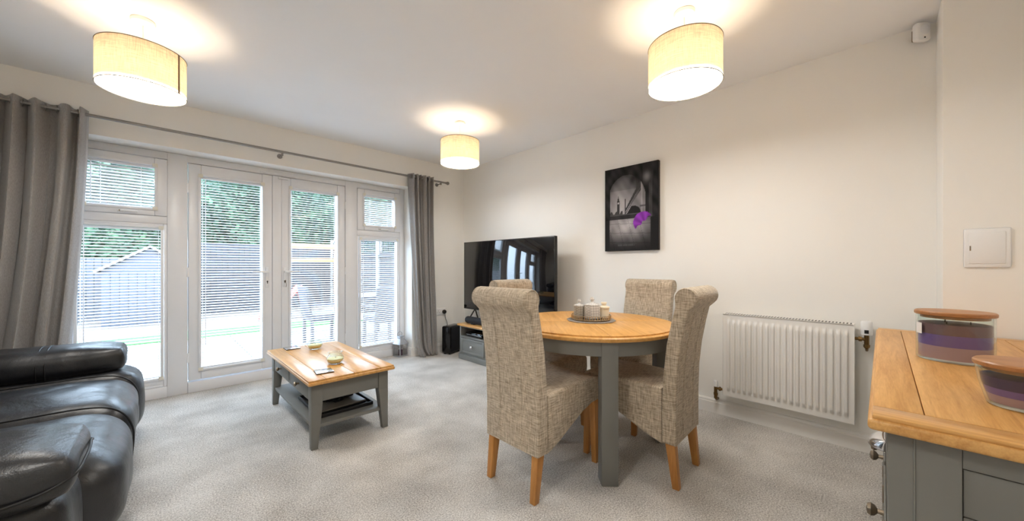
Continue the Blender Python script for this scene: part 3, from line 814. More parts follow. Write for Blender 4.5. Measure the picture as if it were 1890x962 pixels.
# dining chairs: chair looks along local +x
def back_outline():
    front = [(-.205, .215), (-.205, .40), (-.212, .55), (-.228, .70), (-.252, .82), (-.268, .885)]
    cxs, czs, r = -.318, .930, .052
    arc = [(cxs+r*math.cos(a), czs+r*math.sin(a)) for a in [math.radians(d) for d in range(-10, 231, 20)]]
    rear = [(-.3275, .868), (-.312, .80), (-.290, .68), (-.276, .55), (-.272, .40), (-.272, .215)]
    return front+arc+rear
def make_chair(loc, rz, label):
    c = thing('dining_chair', label, 'chair', loc, rz, 'beige linen dining chairs')
    b = MB(); b.prism(back_outline(), -.182, .182, 'y', .010, 3, True)
    bk = b.build('backrest', M['linen'], c, smooth=50)
    # vertical panel seams and scroll end piping
    for y in (-.075, .075):
        MB().tube([(-.2725, y, .22), (-.2725, y, .40), (-.2768, y, .55), (-.2908, y, .68), (-.3128, y, .80), (-.328, y, .868)], .0022, 6).build('seam', M['linen'], bk)
    for s in (-1, 1):
        MB().tube([(-.318+.047*math.cos(a), s*.1815, .930+.047*math.sin(a)) for a in [math.radians(d) for d in range(-30, 250, 14)]], .0028, 6).build('piping', M['linen'], bk)
    # seat with drop sides that sweep up to the front
    side = [(-.2045, .205), (-.12, .232), (-.02, .280), (.08, .325), (.17, .350), (.245, .355), (.250, .40), (.248, .455), (.235, .478), (.20, .488), (.05, .492), (-.10, .488), (-.2045, .482)]
    b = MB(); b.prism(side, -.178, .178, 'y', .014, 3, True)
    b.build('seat', M['linen'], c, smooth=50)
    MB().box(-.19, .20, -.15, .15, .352, .356).build('seat_lining', M['black_cloth'], c, smooth=0)
    for sy in (-1, 1):
        y = sy*.150; w = .020
        MB().hexa([(-.283, y-.016, 0), (-.251, y-.016, 0), (-.251, y+.016, 0), (-.283, y+.016, 0)], [(-.262, y-w, .235), (-.215, y-w, .235), (-.215, y+w, .235), (-.262, y+w, .235)], .003).build('leg', M['oak_z'], c)
        MB().hexa([(.222, y-.015, 0), (.252, y-.015, 0), (.252, y+.015, 0), (.222, y+.015, 0)], [(.196, y-w, .37), (.240, y-w, .37), (.240, y+w, .37), (.196, y+w, .37)], .003).build('leg', M['oak_z'], c)
    return c
A = make_chair((1.498, 1.262, 0), 0, 'beige linen scroll-back chair in front, its back towards the coffee table')
for loc, rz, label in (((1.945, .972, 0), PI/2+.04, 'beige linen scroll-back chair beside the radiator, its back towards the sideboard'),
                       ((2.42, 1.262, 0), PI, 'beige linen scroll-back chair against the plain wall, beyond the candle tray'),
                       ((1.93, 1.66, 0), -PI/2, 'beige linen scroll-back chair in front of the television')):
    c = copy_tree(A); c.location = loc; c.rotation_euler = (0, 0, rz); c['label'] = label

# tray with jars on the dining table
M['mat_grey'] = plain('grey_slate_mat', (150, 142, 134), .7, var=.15, scale=30)
M['champagne'] = plain('champagne_metal', (196, 176, 146), .28, 1, var=.06, scale=30)
tx, ty = 1.955, 1.285
m = MB(); m.lathe([(0, 0), (.150, 0), (.152, .003), (.150, .006), (0, .006)], 12)
tag(m.build('placemat', M['mat_grey']), 'grey mosaic placemat under the candle tray', 'placemat').location = (tx, ty, TZ+.0005)
t = thing('round_tray', 'round champagne metal tray with pierced rim on the dining table', 'tray', (tx, ty, TZ+.0068))
MB().lathe([(0, .0), (.118, .0), (.122, .003), (.118, .006), (0, .006)], 48).build('tray_base', M['champagne'], t)
for z in (.0075, .030):
    MB().tube([(.121*math.cos(2*PI*i/48), .121*math.sin(2*PI*i/48), z) for i in range(48)], .0022, 6, True).build('rim_wire', M['champagne'], t)
b = MB()
for i in range(48):
    a = 2*PI*i/48
    b.tube([(.121*math.cos(a), .121*math.sin(a), .007), (.121*math.cos(a), .121*math.sin(a), .030)], .0024, 5)
b.build('rim_gallery', M['champagne'], t)
def facet_glass(name, rgb, rough):
    m, nt, b = base_mat(name)
    v = coords(nt, (90, 90, 90), (.6, .6, .78))
    c = N(nt, 'ShaderNodeTexChecker'); c.inputs['Scale'].default_value = 1
    c.inputs['Color1'].default_value = tuple(s2l(rgb))+(1,); c.inputs['Color2'].default_value = tuple(x*.72 for x in s2l(rgb))+(1,)
    nt.links.new(v, c.inputs['Vector']); nt.links.new(c.outputs['Color'], b.inputs['Base Color'])
    b.inputs['Roughness'].default_value = rough; b.inputs['Transmission Weight'].default_value = .25
    bump(nt, b, c.outputs['Fac'], .4, .003)
    return m
M['cut_glass'] = facet_glass('cut_glass', (248, 244, 238), .15)
M['cut_glass_grey'] = facet_glass('cut_smoked_glass', (206, 200, 188), .15)
M['cream_jar'] = plain('cream_ceramic', (242, 230, 206), .3, var=.04)
tz = TZ+.0068+.0066
j = thing('candle_jar', 'narrow cut-glass jar with knobbed lid, nearest the television on the tray', 'candle jar', (tx-.045, ty+.058, tz), 0, 'lidded jars on the round tray')
MB().lathe([(0, 0), (.032, 0), (.034, .004), (.034, .072), (.031, .075), (0, .075)], 28).build('jar', M['cut_glass_grey'], j)
MB().lathe([(0, .0755), (.034, .0755), (.034, .082), (.020, .088), (.008, .092), (.006, .098), (.012, .106), (.010, .116), (0, .120)], 28).build('lid', M['cut_glass'], j)
j = thing('candle_jar', 'large cut-glass jar with domed lid in the middle of the tray', 'candle jar', (tx-.008, ty-.014, tz), 0, 'lidded jars on the round tray')
MB().lathe([(0, 0), (.046, 0), (.050, .005), (.050, .078), (.046, .082), (0, .082)], 32).build('jar', M['cut_glass'], j)
MB().lathe([(0, .0825), (.049, .0825), (.049, .088), (.032, .097), (.012, .101), (.007, .108), (.014, .119), (.011, .131), (0, .136)], 32).build('lid', M['cut_glass'], j)
j = thing('candle_jar', 'cream ceramic jar with stepped lid on the right of the tray', 'candle jar', (tx+.060, ty-.056, tz), 0, 'lidded jars on the round tray')
MB().lathe([(0, 0), (.029, 0), (.032, .004), (.032, .062), (.029, .064), (0, .064)], 28).build('jar', M['cream_jar'], j)
MB().lathe([(0, .0645), (.036, .0645), (.036, .072), (.020, .078), (.013, .081), (.013, .088), (.018, .090), (.018, .101), (0, .103)], 28).build('lid', M['cream_jar'], j)

# ------------------------------------------------------------------ wall things
def picture():
    NU, NV = 100, 150; Wp, Hp = .493, .735
    verts = []; faces = []; cols = []
    rnd = random.Random(2)
    def noise(u, v):
        return (math.sin(u*19+3*math.sin(v*11))+math.sin(v*23+2.5*math.sin(u*17+1))+math.sin((u+v)*41))/3
    def col(u, v):
        n = noise(u, v)
        # outer dark vault
        g = .018+.012*n
        arch_l, arch_r = .10, .70
        top = .60+.30*math.sqrt(max(0, 1-((u-.42)/.36)**2)) if abs(u-.42) < .36 else 0
        if arch_l < u < .84 and v < top and v > .30:
            # sky, brighter towards the skyline
            d = math.hypot((u-.33)*1.1, v-.50)
            g = max(.05, .50-1.05*d)+.05*n
            if v > .72: g *= .75
            if .60 < u: g *= .8
            # bridge deck rising to the right with its dark arch
            if u > .40:
                yl = .45+(u-.40)*1.02
                if yl < v < yl+.035+(u-.4)*.12: g = .05
                if yl-.03 < v < yl-.012: g = .08
                if v < yl-.05:
                    e = ((u-.56)/.135)**2+((v-.435)/.09)**2
                    g = .02 if e < 1 else .22+.04*n
            # tower silhouette with a pale dial
            if abs(u-.27) < .022 and v < .60: g = .05
            if abs(u-.27) < .022*(1-(v-.60)/.06) and .60 <= v < .66: g = .04
            if math.hypot((u-.27)*.67, v-.575) < .011: g = .5
            if abs(u-.405) < .010 and v < .62: g = .06
            if v < .46+.02*math.sin(u*60) and u < .36: g = .06
            # pillar
            if .69 < u < .81: g = .20+.06*n+(.10 if u < .73 else 0)
            if .67 < u < .83 and .50 < v < .525: g = .10
        if .84 <= u < .90 and .35 < v < .85: g = .05+.02*n
        if .72 < u < .92 and v > .74:
            g = max(g, .16*math.exp(-((u-.80)/.06)**2-((v-.84)/.05)**2)+.02)
        # river wall
        if .10 < u < .72 and .375 < v < .44: g = .03+(.05 if v > .425 else 0)+.01*n
        # stone floor, lit in the middle
        if v <= .375:
            d = math.hypot((u-.42)/.40, (v-.30)/.14)
            g = .015+.42*math.exp(-d*d)*(1+.25*n)
            if abs((v*9+u*.3) % 1-.5) > .47 or abs((u*5+v*2.0) % 1-.5) > .48: g *= .6
            if u < .10 or u > .86: g = .015
        c = (g*1.02, g*.97, g)
        # umbrella: tilted dome with ribs
        p, q = u-.70, (v-.355)*1.49
        a = math.radians(-38); pr, qr = p*math.cos(a)-q*math.sin(a), p*math.sin(a)+q*math.cos(a)
        if qr > -.055+.012*math.cos(pr*52) and (pr/.175)**2+((qr+.045)/.165)**2 < 1:
            k = .6+.4*(.5+.5*math.cos(math.atan2(pr, qr+.12)*9))+1.2*qr
            c = (.30*k, .05*k, .48*k)
        # faint script below
        if .26 < u < .60 and .055 < v < .075 and math.sin(u*190) > -.2: c = tuple(x+.05 for x in c)
        return c
    for j in range(NV+1):
        for i in range(NU+1):
            verts.append((0, -(i/NU-.5)*Wp, (j/NV-.5)*Hp)); cols.append(col(i/NU, j/NV))
    for j in range(NV):
        for i in range(NU):
            a = j*(NU+1)+i; faces.append((a, a+NU+1, a+NU+2, a+1))
    me = bpy.data.meshes.new('print'); me.from_pydata(verts, [], faces)
    at = me.color_attributes.new('print', 'FLOAT_COLOR', 'POINT')
    for i, c in enumerate(cols): at.data[i].color = (max(0, c[0]), max(0, c[1]), max(0, c[2]), 1)
    m, nt, b = base_mat('canvas_print')
    n = N(nt, 'ShaderNodeAttribute'); n.attribute_name = 'print'
    nt.links.new(n.outputs['Color'], b.inputs['Base Color']); b.inputs['Roughness'].default_value = .6; b.inputs['Specular IOR Level'].default_value = .15
    me.materials.append(m)
    t = thing('canvas_picture', 'dark canvas print of a riverside arch with a purple umbrella', 'picture', (WX-.032, 1.5235, 1.585))
    MB().box(.0006, .0312, -Wp/2, Wp/2, -Hp/2, Hp/2, .002).build('canvas', plain('canvas_edge', (36, 30, 32), .7, var=.1, scale=20), t)
    obj('print', me, t)
picture()

# radiator
t = thing('radiator', 'white panel radiator with vertical ribs on the right wall', 'radiator', (0, 0, 0))
ry0, ry1, rz0, rz1, rx = .112, .790, .172, .745, 2.852
b = MB(); n = 20; prof = []
# corrugated face: flat border, then ribs standing proud
def rad_face(u, v):
    y = ry1+(ry0-ry1)*u; z = rz0+(rz1-rz0)*v
    uu = (u-.03)/.94; vv = (v-.07)/.86
    d = 0
    if 0 < uu < 1 and 0 < vv < 1:
        ph = (uu*n) % 1
        rib = max(0, min(1, (.34-abs(ph-.5))/.12))
        edge = min(1, min(vv, 1-vv)/.03)
        d = .014*rib*edge
    return (rx+.012-d, y, z)
b.grid(rad_face, n*12, 40); b.build('front_panel', M['gloss_white'], t, smooth=50)
b = MB(); b.box(rx+.0132, rx+.020, ry0+.001, ry1-.001, rz0+.001, rz1-.001); b.box(rx+.062, rx+.074, ry0+.005, ry1-.005, rz0, rz1, .003)
b.build('panel_core', M['gloss_white'], t)
b = MB()
for k in range(34):
    y = ry0+.02+(ry1-ry0-.04)*k/33
    b.box(rx+.021, rx+.061, y-.002, y+.002, rz0+.03, rz1-.02)
b.build('fins', M['gloss_white'], t, smooth=0)
b = MB()
for y in (ry0, ry1-.0015): b.box(rx+.004, rx+.074, y-.001, y+.0025, rz0-.002, rz1+.004, .001)
b.build('side_cover', M['gloss_white'], t)
gl = MB()
gl.box(rx+.006, rx+.074, ry0, ry1, rz1+.001, rz1+.0035)
g = gl.build('top_grille', M['gloss_white'], t, smooth=0)
b = MB()
for k in range(42):
    y = ry0+.015+(ry1-ry0-.03)*k/41
    b.box(rx+.014, rx+.066, y-.0035, y+.0035, rz1+.0036, rz1+.0045)
b.build('grille_slot', M['black_plastic'], g, smooth=0)
MB().tube([(rx+.045, ry0+.1, rz0+.25), (WX-.001, ry0+.1, rz0+.25)], .012, 8).build('wall_bracket', M['gloss_white'], t)
MB().tube([(rx+.045, ry1-.1, rz0+.25), (WX-.001, ry1-.1, rz0+.25)], .012, 8).build('wall_bracket', M['gloss_white'], t)
# valves
v = MB(); yv = ry1+.055; xv = rx+.042
v.tube([(xv, ry1+.001, rz0+.028), (xv, yv, rz0+.028)], .009, 12); v.tube([(xv, yv, rz0-.045), (xv, yv, rz0+.045)], .011, 12)
v.tube([(xv, yv-.022, rz0+.028), (xv, yv-.034, rz0+.028)], .015, 6); v.tube([(xv, yv, rz0-.005), (xv, yv, rz0-.022)], .014, 6)
v.tube([(xv, yv, rz0-.045), (xv+.02, yv, rz0-.06), (WX-.001, yv, rz0-.06)], .007, 10)
v.build('lockshield_valve', M['brass_dark'], t)
MB().lathe([(0, .040), (.013, .040), (.014, .075), (.011, .082), (0, .083)], 20, (xv, yv, rz0)).build('valve_cap', M['white_plastic'], t)
v = MB(); yv = ry0-.050; zv = .665
v.tube([(xv, ry0-.001, zv), (xv, yv, zv)], .009, 12); v.tube([(xv, yv, zv-.05), (xv, yv, zv+.03)], .011, 12)
v.tube([(xv, yv+.020, zv), (xv, yv+.034, zv)], .015, 6); v.tube([(xv, yv, zv-.03), (xv, yv, zv-.045)], .014, 6)
v.tube([(xv, yv, zv-.05), (xv+.02, yv, zv-.065), (WX-.001, yv, zv-.065)], .007, 10)
v.build('thermostat_valve', M['brass_dark'], t)
b = MB(); b.lathe([(0, .026), (.023, .026), (.025, .032), (.025, .098), (.021, .104), (0, .105)], 24, (xv, yv, zv)); b.build('thermostat_head', M['white_plastic'], t)
MB().box(xv-.0262, xv-.0240, yv-.009, yv+.009, zv+.036, zv+.056, .001).build('display', M['black_plastic'], t)

# motion sensor in the corner
t = thing('motion_sensor', 'white motion sensor high in the corner by the ceiling', 'sensor', (2.895, -.142, 2.322), math.radians(-138))
# local +x looks into the room
MB().box(-.012, .022, -.036, .036, -.050, .048, .014, 4).build('casing', M['white_plastic'], t)
MB().ball((.020, 0, .008), .026, 20, .30, .95, 1.15).build('lens', M['upvc'], t, smooth=80)
MB().ball((.0225, 0, -.036), .0045, 10, .4, 1, 1).build('detector_window', M['black_plastic'], t)
MB().box(-.036, -.010, -.012, .012, -.030, .030, .004).build('mount', M['pewter'], t)
# access panel
t = thing('access_panel', 'small square cream access panel on the boxed-out wall', 'wall panel', (BX-.0005, -.3275, 1.166))
MB().box(-.008, 0, -.066, .066, -.088, .088, .006, 3).build('surround', M['white_plastic'], t)
MB().box(-.0105, -.0082, -.050, .050, -.070, .070, .001).build('door', M['white_plastic'], t)
MB().box(-.0115, -.0104, .045, .049, -.012, .010, .0004).build('latch', M['pewter'], t)

# ------------------------------------------------------------------ sideboard
SZ = .770
t = thing('sideboard', 'grey painted sideboard with oak top holding two purple candles', 'sideboard', (0, 0, 0))
sx0, sx1, sy0, sy1 = 1.077, 2.640, -.440, .022
bx0, bx1, by0, by1 = sx0+.028, sx1-.022, sy0+.012, sy1-.030
tp = MB().box(sx0, sx1, sy0, sy1, SZ-.032, SZ-.008, .008, 3).build('top', M['oak_x'], t)
ins = .007
MB().box(sx0+ins, sx0+.082, sy0+ins, sy1-ins, SZ-.009, SZ, .0025).build('end_board', M['oak_y'], tp)
MB().box(sx1-.075, sx1-ins, sy0+ins, sy1-ins, SZ-.009, SZ, .0025).build('end_board', M['oak_y'], tp)
for a, bb in ((sy1-.084, sy1-ins), (sy1-.235, sy1-.0855), (sy1-.385, sy1-.2365), (sy0+ins, sy1-.3865)):
    MB().box(sx0+.0835, sx1-.0765, a, bb, SZ-.009, SZ, .002).build('plank', M['oak_x'], tp)
b = MB()
b.box(bx0+.010, bx1, by0, by1-.02, .10, SZ-.0325)
b.build('carcass', M['grey_paint'], t, smooth=0)
# near end: framed panel
b = MB()
for a, bb in ((by1-.10, by1), (by0, by0+.085)): b.box(bx0, bx0+.0102, a, bb, .03, SZ-.0325, .002)
for a, bb in ((SZ-.075, SZ-.0325), (.10, .17)): b.box(bx0+.0005, bx0+.0102, by0+.085, by1-.10, a, bb, .002)
b.build('end_frame', M['grey_paint'], t)
for a, bb in ((.172, .60), (.602, SZ-.077)):
    MB().box(bx0+.005, bx0+.0101, by0+.086, by1-.101, a, bb, .002).build('end_panel', M['grey_paint'], t)
MB().tube([(bx0-.0005, by1-.038, .035), (bx0-.0005, by1-.038, SZ-.034)], .002, 6).build('bead', M['grey_paint'], t)
b = MB(); b.box(bx0, bx1, by0, by1+.008, .0005, .10, .006); b.build('plinth', M['grey_paint'], t)
bays = [bx0+.01, 1.455, (bx0+bx1)/2, 2.268, bx1-.01]; nb = 4
b = MB()
for k, x in enumerate(bays):
    b.box(x-.012 if k else bx0+.0106, x+.012 if k < nb else bx1, by1-.021, by1, .10, SZ-.0325, .001)
b.box(bx0+.0106, bx1-.01, by1-.0205, by1-.0005, .535, .555)
b.build('face_frame', M['grey_paint'], t, smooth=0)
for k in range(nb):
    xa = bays[k]+.014; xb = bays[k+1]-.014
    d = MB().box(xa, xb, by1-.019, by1+.001, .557, SZ-.036, .002).build('drawer', M['grey_paint'], t)
    xm = (xa+xb)/2
    bb = MB()
    bb.grid(lambda u, v: (xm+.046*math.cos(PI*u), by1+.002+.030*math.sin(PI*u)*math.sin(PI/2*v), .642+.024*math.cos(PI/2*v)), 16, 8)
    bb.box(xm-.052, xm+.052, by1+.001, by1+.004, .664, .674, .001)
    cu = bb.build('cup_handle', M['chrome'], d, smooth=60)
    cu.modifiers.new('thickness', 'SOLIDIFY').thickness = .002
    dd = MB().box(xa, xb, by1-.019, by1+.001, .104, .533, .002).build('door', M['grey_paint'], t)
    fr = MB()
    for a, c in ((xa, xa+.06), (xb-.06, xb)): fr.box(a, c, by1+.001, by1+.005, .104, .533, .0015)
    for a, c in ((.104, .164), (.473, .533)): fr.box(xa+.06, xb-.06, by1+.001, by1+.005, a, c, .0015)
    fr.build('door_frame', M['grey_paint'], dd)
    xk = xb-.035 if k in (0, 1) else xa+.035
    MB().lathe([(0, 0), (.007, 0), (.006, .012), (.014, .018), (.017, .025), (.013, .032), (0, .035)], 20).build('knob', M['pewter'], dd, rot=Matrix.Translation((xk, by1+.005, .415)) @ Matrix.Rotation(-PI/2, 4, 'X'))
    for z in (.19, .44):
        xh = xa-.002 if k in (0, 1) else xb+.002
        MB().box(xh-.004, xh+.004, by1+.0005, by1+.008, z-.025, z+.025, .002).build('hinge', M['pewter'], dd)
# candles
M['wax_p1'] = plain('mauve_wax', (186, 148, 158), .5, var=.04)
M['wax_p2'] = plain('violet_wax', (122, 92, 160), .5, var=.05)
M['wax_p3'] = plain('plum_brown_wax', (128, 94, 100), .5, var=.06)
M['wax_dark'] = plain('dark_indigo_wax', (52, 40, 92), .5, var=.06)
M['label_white'] = plain('white_label', (232, 228, 226), .6, var=.01)
t = thing('candle_jar', 'large round layered purple candle in glass with wooden lid', 'candle', (1.905, -.168, SZ+.0005), 0, 'purple layered candles on the sideboard')
R = .086
MB().lathe([(0, 0), (R-.004, 0), (R, .004), (R, .148), (R-.004, .150), (R-.005, .148), (R-.005, .010), (R-.009, .008), (0, .008)], 56).build('glass', M['clear'], t, smooth=50)
Ri = R-.0056
for nm, z0, z1 in (('wax_p1', .0085, .050), ('wax_p2', .0502, .088), ('wax_p3', .0882, .122)):
    MB().lathe([(0, z0), (Ri, z0), (Ri, z1), (0, z1-.002)], 48).build('wax_layer', M[nm], t, smooth=40)
for a in (.5, 2.6, 4.7):
    MB().tube([(.035*math.cos(a), .035*math.sin(a), .121), (.036*math.cos(a), .035*math.sin(a), .130)], .0015, 6).build('wick', M['black_plastic'], t)
ld = MB().lathe([(0, .1505), (R+.003, .1505), (R+.004, .153), (R+.004, .160), (R+.001, .163), (0, .164)], 56).build('lid', M['lid'], t, smooth=40)
MB().lathe([(0, .140), (R-.010, .140), (R-.010, .1503), (0, .1503)], 40).build('lid_plug', M['lid'], ld)
b = MB(); b.grid(lambda u, v: ((R+.0006)*math.cos(1.95+.34*(u-.5)), (R+.0006)*math.sin(1.95+.34*(u-.5)), .085+.036*v), 5, 1); b.build('label_sticker', M['label_white'], t)
t = thing('candle_jar', 'small flared layered purple candle in glass with wooden lid, nearest', 'candle', (1.372, -.222, SZ+.0005), 0, 'purple layered candles on the sideboard')
g = [(0, 0), (.050, 0), (.054, .003), (.066, .050), (.071, .088)]
MB().lathe(g+[(.0665, .088), (.0615, .050), (.050, .007), (0, .007)], 56).build('glass', M['clear'], t, smooth=50)
for nm, z0, z1, r0, r1 in (('wax_p1', .0074, .026, .0495, .0548), ('wax_p2', .0262, .042, .0548, .0591), ('wax_dark', .0422, .066, .0591, .0634)):
    MB().lathe([(0, z0), (r0, z0), (r1, z1), (0, z1-.001)], 48).build('wax_layer', M[nm], t, smooth=40)
MB().tube([(0, 0, .065), (.001, 0, .074)], .0015, 6).build('wick', M['black_plastic'], t)
ld = MB().lathe([(0, .0885), (.073, .0885), (.074, .091), (.074, .097), (.071, .100), (0, .101)], 56).build('lid', M['lid'], t, smooth=40)
MB().lathe([(0, .079), (.060, .079), (.060, .0883), (0, .0883)], 40).build('lid_plug', M['lid'], ld)

# ------------------------------------------------------------------ the garden beyond the doors
GZ = -.12
M['slab'] = plain('grey_paving', (104, 102, 99), .8, var=.10, scale=5, bmp=.2, bscale=60)
M['deck'] = plain('weathered_decking', (106, 98, 90), .8, var=.12, scale=6)
M['turf'] = plain('green_turf', (58, 98, 50), .95, var=.25, scale=60, bmp=.8, bscale=150)
M['soil'] = plain('garden_ground', (150, 142, 132), .95, var=.2, scale=8)
M['fence'] = plain('weathered_fence', (56, 58, 64), .85, var=.15, scale=10)
M['fence_pale'] = plain('grey_painted_fence', (84, 87, 94), .8, var=.08, scale=10)
M['concrete'] = plain('concrete_post', (140, 139, 136), .85, var=.08, scale=14)
M['shed'] = plain('grey_shed_boards', (78, 83, 93), .7, var=.06, scale=8)
M['shed_roof'] = plain('grey_felt_roof', (116, 118, 124), .8, var=.06, scale=10)
M['timber'] = wood('fresh_timber', (160, 108, 58), (190, 140, 86), 'x', .7)
M['red_plastic'] = plain('red_plastic', (206, 84, 74), .4, var=.04)
M['rattan'] = plain('dark_rattan', (66, 70, 80), .7, var=.2, scale=90, bmp=.4, bscale=300)
M['planter'] = plain('dark_planter', (70, 74, 84), .7, var=.1)
struct(MB().box(-9, 12, FY+.115, 18, GZ-.2, GZ-.03).build('ground', M['soil'], smooth=0), 'bare garden ground under the paving', 'ground')
pt = struct(thing('patio', '', ''), 'pale paved patio outside the glazed doors', 'patio')
me0 = None
for i in range(11):
    for j in range(6):
        if me0 is None:
            o = MB().box(-.296, .296, -.296, .296, -.035, 0, .006).build('slab', M['slab'], pt); me0 = o.data
        else: o = obj('slab', me0, pt)
        o.location = (-2.4+.6*i, FY+.45+.6*j, GZ+random.uniform(-.003, .002))
struct(MB().box(-4.5, 3.3, 8.0, 8.9, GZ-.03, GZ+.01, .01).build('lawn_strip', M['turf']), 'narrow green lawn strip beyond the patio', 'lawn')
dk = struct(thing('decking', '', ''), 'pale timber decking in front of the far fence', 'decking')
me1 = None
for k in range(18):
    if me1 is None:
        o = MB().box(-3.9, 3.9, -.066, .066, -.03, 0, .004).build('board', M['deck'], dk); me1 = o.data
    else: o = obj('board', me1, dk)
    o.location = (-.6, 8.98+.14*k, GZ+.012)
def fence_run(name, label, p0, p1, n, h, mat, trellis=False, post_h=None):
    t = thing(name, label, 'fence', (p0[0], p0[1], GZ-.03))
    L = math.hypot(p1[0]-p0[0], p1[1]-p0[1]); t.rotation_euler = (0, 0, math.atan2(p1[1]-p0[1], p1[0]-p0[0]))
    pw = L/n
    post = None
    for k in range(n+1):
        if post is None:
            o = MB().box(-.05, .05, -.05, .05, 0, (post_h or h)+.06, .008).build('post', M['concrete'], t); post = o.data
        else: o = obj('post', post, t)
        o.location = (k*pw, 0, 0)
    pan = None
    for k in range(n):
        if pan is None:
            b = MB(); nb = max(8, int(pw/.12)); top = h if not trellis else h-.42
            for q in range(nb):
                x = .052+(pw-.104)*q/nb
                b.box(x, x+(pw-.104)/nb*.93, -.02+.006*(q % 2), .0+.006*(q % 2), .06, top)
            for z in (.2, top*.5, top-.1): b.box(.052, pw-.052, .008, .035, z, z+.06)
            if trellis:
                for q in range(int(pw/.13)+1):
                    x = .06+(pw-.13)*q/int(pw/.13); b.box(x-.009, x+.009, -.01, .008, top, h)
                for q in range(4): z = top+.02+.38*q/3; b.box(.052, pw-.052, -.018, -.011, z-.009, z+.009)
            o = b.build('panel', mat, t, smooth=0); pan = o.data
        else: o = obj('panel', pan, t)
        o.location = (k*pw, 0, 0)
    return t
fence_run('panel_fence', 'tall grey board fence across the far end of the garden', (.55, 11.65), (4.2, 11.65), 2, 1.80, M['fence'])
fence_run('panel_fence', 'low pale fence behind the shed', (-4.6, 11.75), (.45, 11.75), 3, 1.40, M['fence_pale'])
fence_run('panel_fence', 'grey fence with trellis top along the side of the patio', (3.55, 4.75), (3.75, 11.5), 4, 1.95, M['fence'], True)
# shed
t = thing('shed', 'small pale garden shed with a sloping roof', 'shed', (-.1, 10.35, GZ+.013))
b = MB()
b.box(-.66, .66, 0, 1.0, 0, 1.10)
b.build('wall', M['shed'], t, smooth=0)
b = MB(); b.prism([(-.66, 1.10), (.66, 1.10), (0, 1.55)], 0, 1.0, 'y'); b.build('gable', M['shed'], t, smooth=0)
for s in (-1, 1):
    b = MB(); b.prism([(s*.74, 1.055), (0, 1.56), (0, 1.61), (s*.76, 1.10)], -.08, 1.08, 'y'); b.build('roof_slope', M['shed_roof'], t, smooth=0)
for k in range(11):
    x = -.66+.12*k
    MB().box(x+.004, x+.116, -.012, -.0005, 0.01, 1.08, .002).build('board', M['shed'], t)
# timber swing frame
t = thing('timber_frame', 'fresh timber garden frame beyond the patio door with the key', 'frame', (2.55, 10.3, GZ+.013))
for x in (-.35, .9): MB().box(x-.05, x+.05, -.05, .05, 0, 1.62, .005).build('post', M['timber'], t)
MB().box(-.6, 1.15, -.06, .06, 1.62, 1.76, .006).build('beam', M['timber'], t)
MB().box(-.35, .9, -.04, .04, 1.30, 1.38, .006).build('rail', M['timber'], t)
# red slide
t = thing('play_slide', 'small red plastic play slide on the decking', 'slide', (1.90, 9.4, GZ+.013), .1)
b = MB(); b.grid(lambda u, v: (-.30+.75*u, -.16+.32*v, .10+.62*(u**1.7)+.05*abs(2*v-1)**4), 14, 8); o = b.build('chute', M['red_plastic'], t, smooth=60)
so = o.modifiers.new('thickness', 'SOLIDIFY'); so.thickness = .02
b = MB()
for y in (-.14, .14):
    b.tube([(.44, y, .70), (.62, y, 0)], .02, 8); b.tube([(-.28, y, .10), (-.30, y, 0)], .02, 8)
for z in (.2, .4, .58): b.tube([(.62-.25*z, -.14, z), (.62-.25*z, .14, z)], .015, 8)
b.build('ladder', M['red_plastic'], t)
# planter
t = thing('planter', 'dark square planter at the edge of the lawn', 'planter', (1.52, 7.55, GZ+.001), .05)
b = MB(); b.hexa([(-.15, -.15, 0), (.15, -.15, 0), (.15, .15, 0), (-.15, .15, 0)], [(-.19, -.19, .36), (.19, -.19, .36), (.19, .19, .36), (-.19, .19, .36)], .006); b.build('pot', M['planter'], t)
MB().box(-.17, .17, -.17, .17, .355, .365).build('soil', M['soil'], t)
# garden table and chairs
t = thing('garden_table', 'dark rattan garden table outside the right side window', 'table', (2.55, 6.05, GZ+.001), .1)
MB().box(-.42, .42, -.42, .42, .70, .73, .008).build('table_top', M['rattan'], t)
for sx in (-1, 1):
    for sy in (-1, 1): MB().box(sx*.37-.025, sx*.37+.025, sy*.37-.025, sy*.37+.025, 0, .70, .004).build('leg', M['rattan'], t)
MB().box(-.39, .39, -.39, .39, .64, .70, .004).build('apron', M['rattan'], t)
def gchair(x, y, rz, label):
    t = thing('garden_chair', label, 'chair', (x, y, GZ+.001), rz, 'rattan chairs round the garden table')
    MB().box(-.22, .22, -.22, .22, .38, .44, .01).build('seat', M['rattan'], t)
    MB().box(-.22, .22, -.22, .22, .441, .48, .015).build('seat_pad', M['fence_pale'], t)
    MB().hexa([(-.235, -.22, .44), (-.195, -.22, .44), (-.195, .22, .44), (-.235, .22, .44)], [(-.30, -.22, .90), (-.265, -.22, .90), (-.265, .22, .90), (-.30, .22, .90)], .006).build('backrest', M['rattan'], t)
    for sx in (-1, 1):
        for sy in (-1, 1): MB().box(sx*.20-.02, sx*.20+.02, sy*.20-.02, sy*.20+.02, 0, .38, .003).build('leg', M['rattan'], t)
    for sy in (-1, 1): MB().box(-.22, .20, sy*.235-.012, sy*.235+.012, .60, .63, .004).build('armrest', M['rattan'], t)
gchair(2.45, 5.30, PI/2, 'dark rattan garden chair on the near side of the garden table')
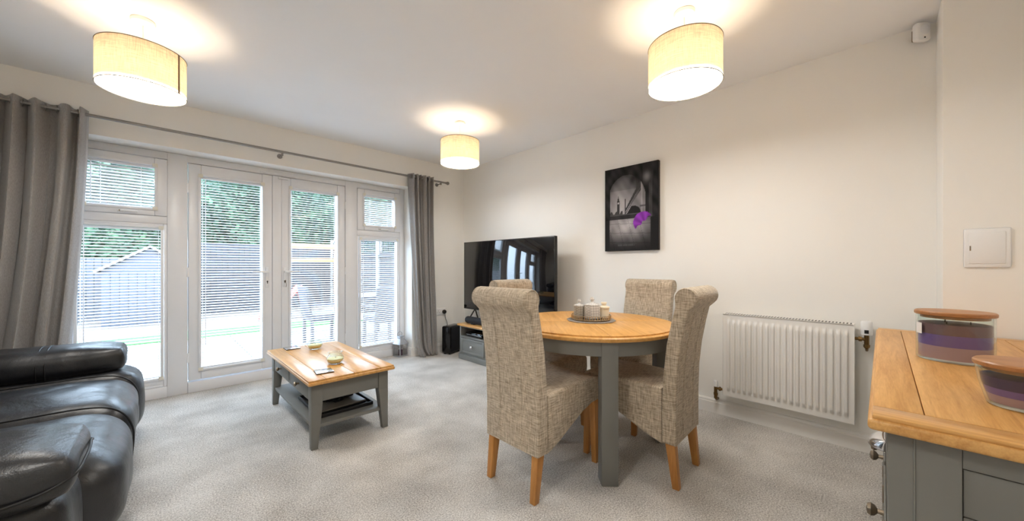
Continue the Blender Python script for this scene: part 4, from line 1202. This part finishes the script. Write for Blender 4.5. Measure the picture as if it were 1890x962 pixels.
gchair(1.84, 6.10, 0, 'dark rattan garden chair on the lawn side of the garden table')
# hedge: lumpy core with leaf sprays
def hedge():
    m, nt, b = base_mat('conifer_foliage')
    n = N(nt, 'ShaderNodeTexNoise'); n.inputs['Scale'].default_value = 3.0; n.inputs['Detail'].default_value = 5
    nt.links.new(coords(nt), n.inputs['Vector'])
    nt.links.new(ramp(nt, n.outputs['Fac'], [(.3, s2l((28, 50, 38))), (.55, s2l((54, 82, 58))), (.75, s2l((88, 116, 82)))]), b.inputs['Base Color'])
    b.inputs['Roughness'].default_value = .8
    X0h, X1h, Yh, Zt = -6.5, 9.5, 13.2, 4.4
    def surf(u, v):
        x = X0h+(X1h-X0h)*u; z = GZ-.1+(Zt-GZ)*v
        y = Yh-.35*math.sin(x*1.3+.7*math.sin(z*1.1))-.25*math.sin(z*2.3+1.3*math.sin(x*2.1))-.15*math.sin(x*4.1+z*3.3)
        return Vector((x, y, z))
    b2 = MB(); b2.grid(lambda u, v: surf(u, v), 90, 44)
    b2.box(X0h, X1h, Yh+.7, Yh+1.6, GZ-.1, Zt)
    t = thing('hedge', 'tall dense conifer hedge behind the garden fence', 'hedge', (0, 0, 0))
    b2.build('core', m, t, smooth=60)
    rnd = random.Random(11); vs = []; fs = []
    for k in range(26000):
        u, v = rnd.random(), rnd.random()
        p = surf(u, v)+Vector((rnd.uniform(-.05, .05), -rnd.uniform(0, .16), rnd.uniform(-.05, .05)))
        a = rnd.uniform(0, 6.28); L = rnd.uniform(.08, .20); w = L*.32
        d = Vector((math.cos(a)*.8, -.45, math.sin(a)*.55-.35)).normalized(); s = d.cross(Vector((rnd.uniform(-1, 1), rnd.uniform(-1, 1), rnd.uniform(-1, 1)))).normalized()
        i = len(vs); vs += [p, p+d*L*.5+s*w, p+d*L, p+d*L*.5-s*w]; fs.append((i, i+1, i+2, i+3))
    me = bpy.data.meshes.new('foliage'); me.from_pydata([tuple(q) for q in vs], [], fs); me.materials.append(m)
    o = obj('foliage', me, t); o['kind'] = 'stuff'
hedge()
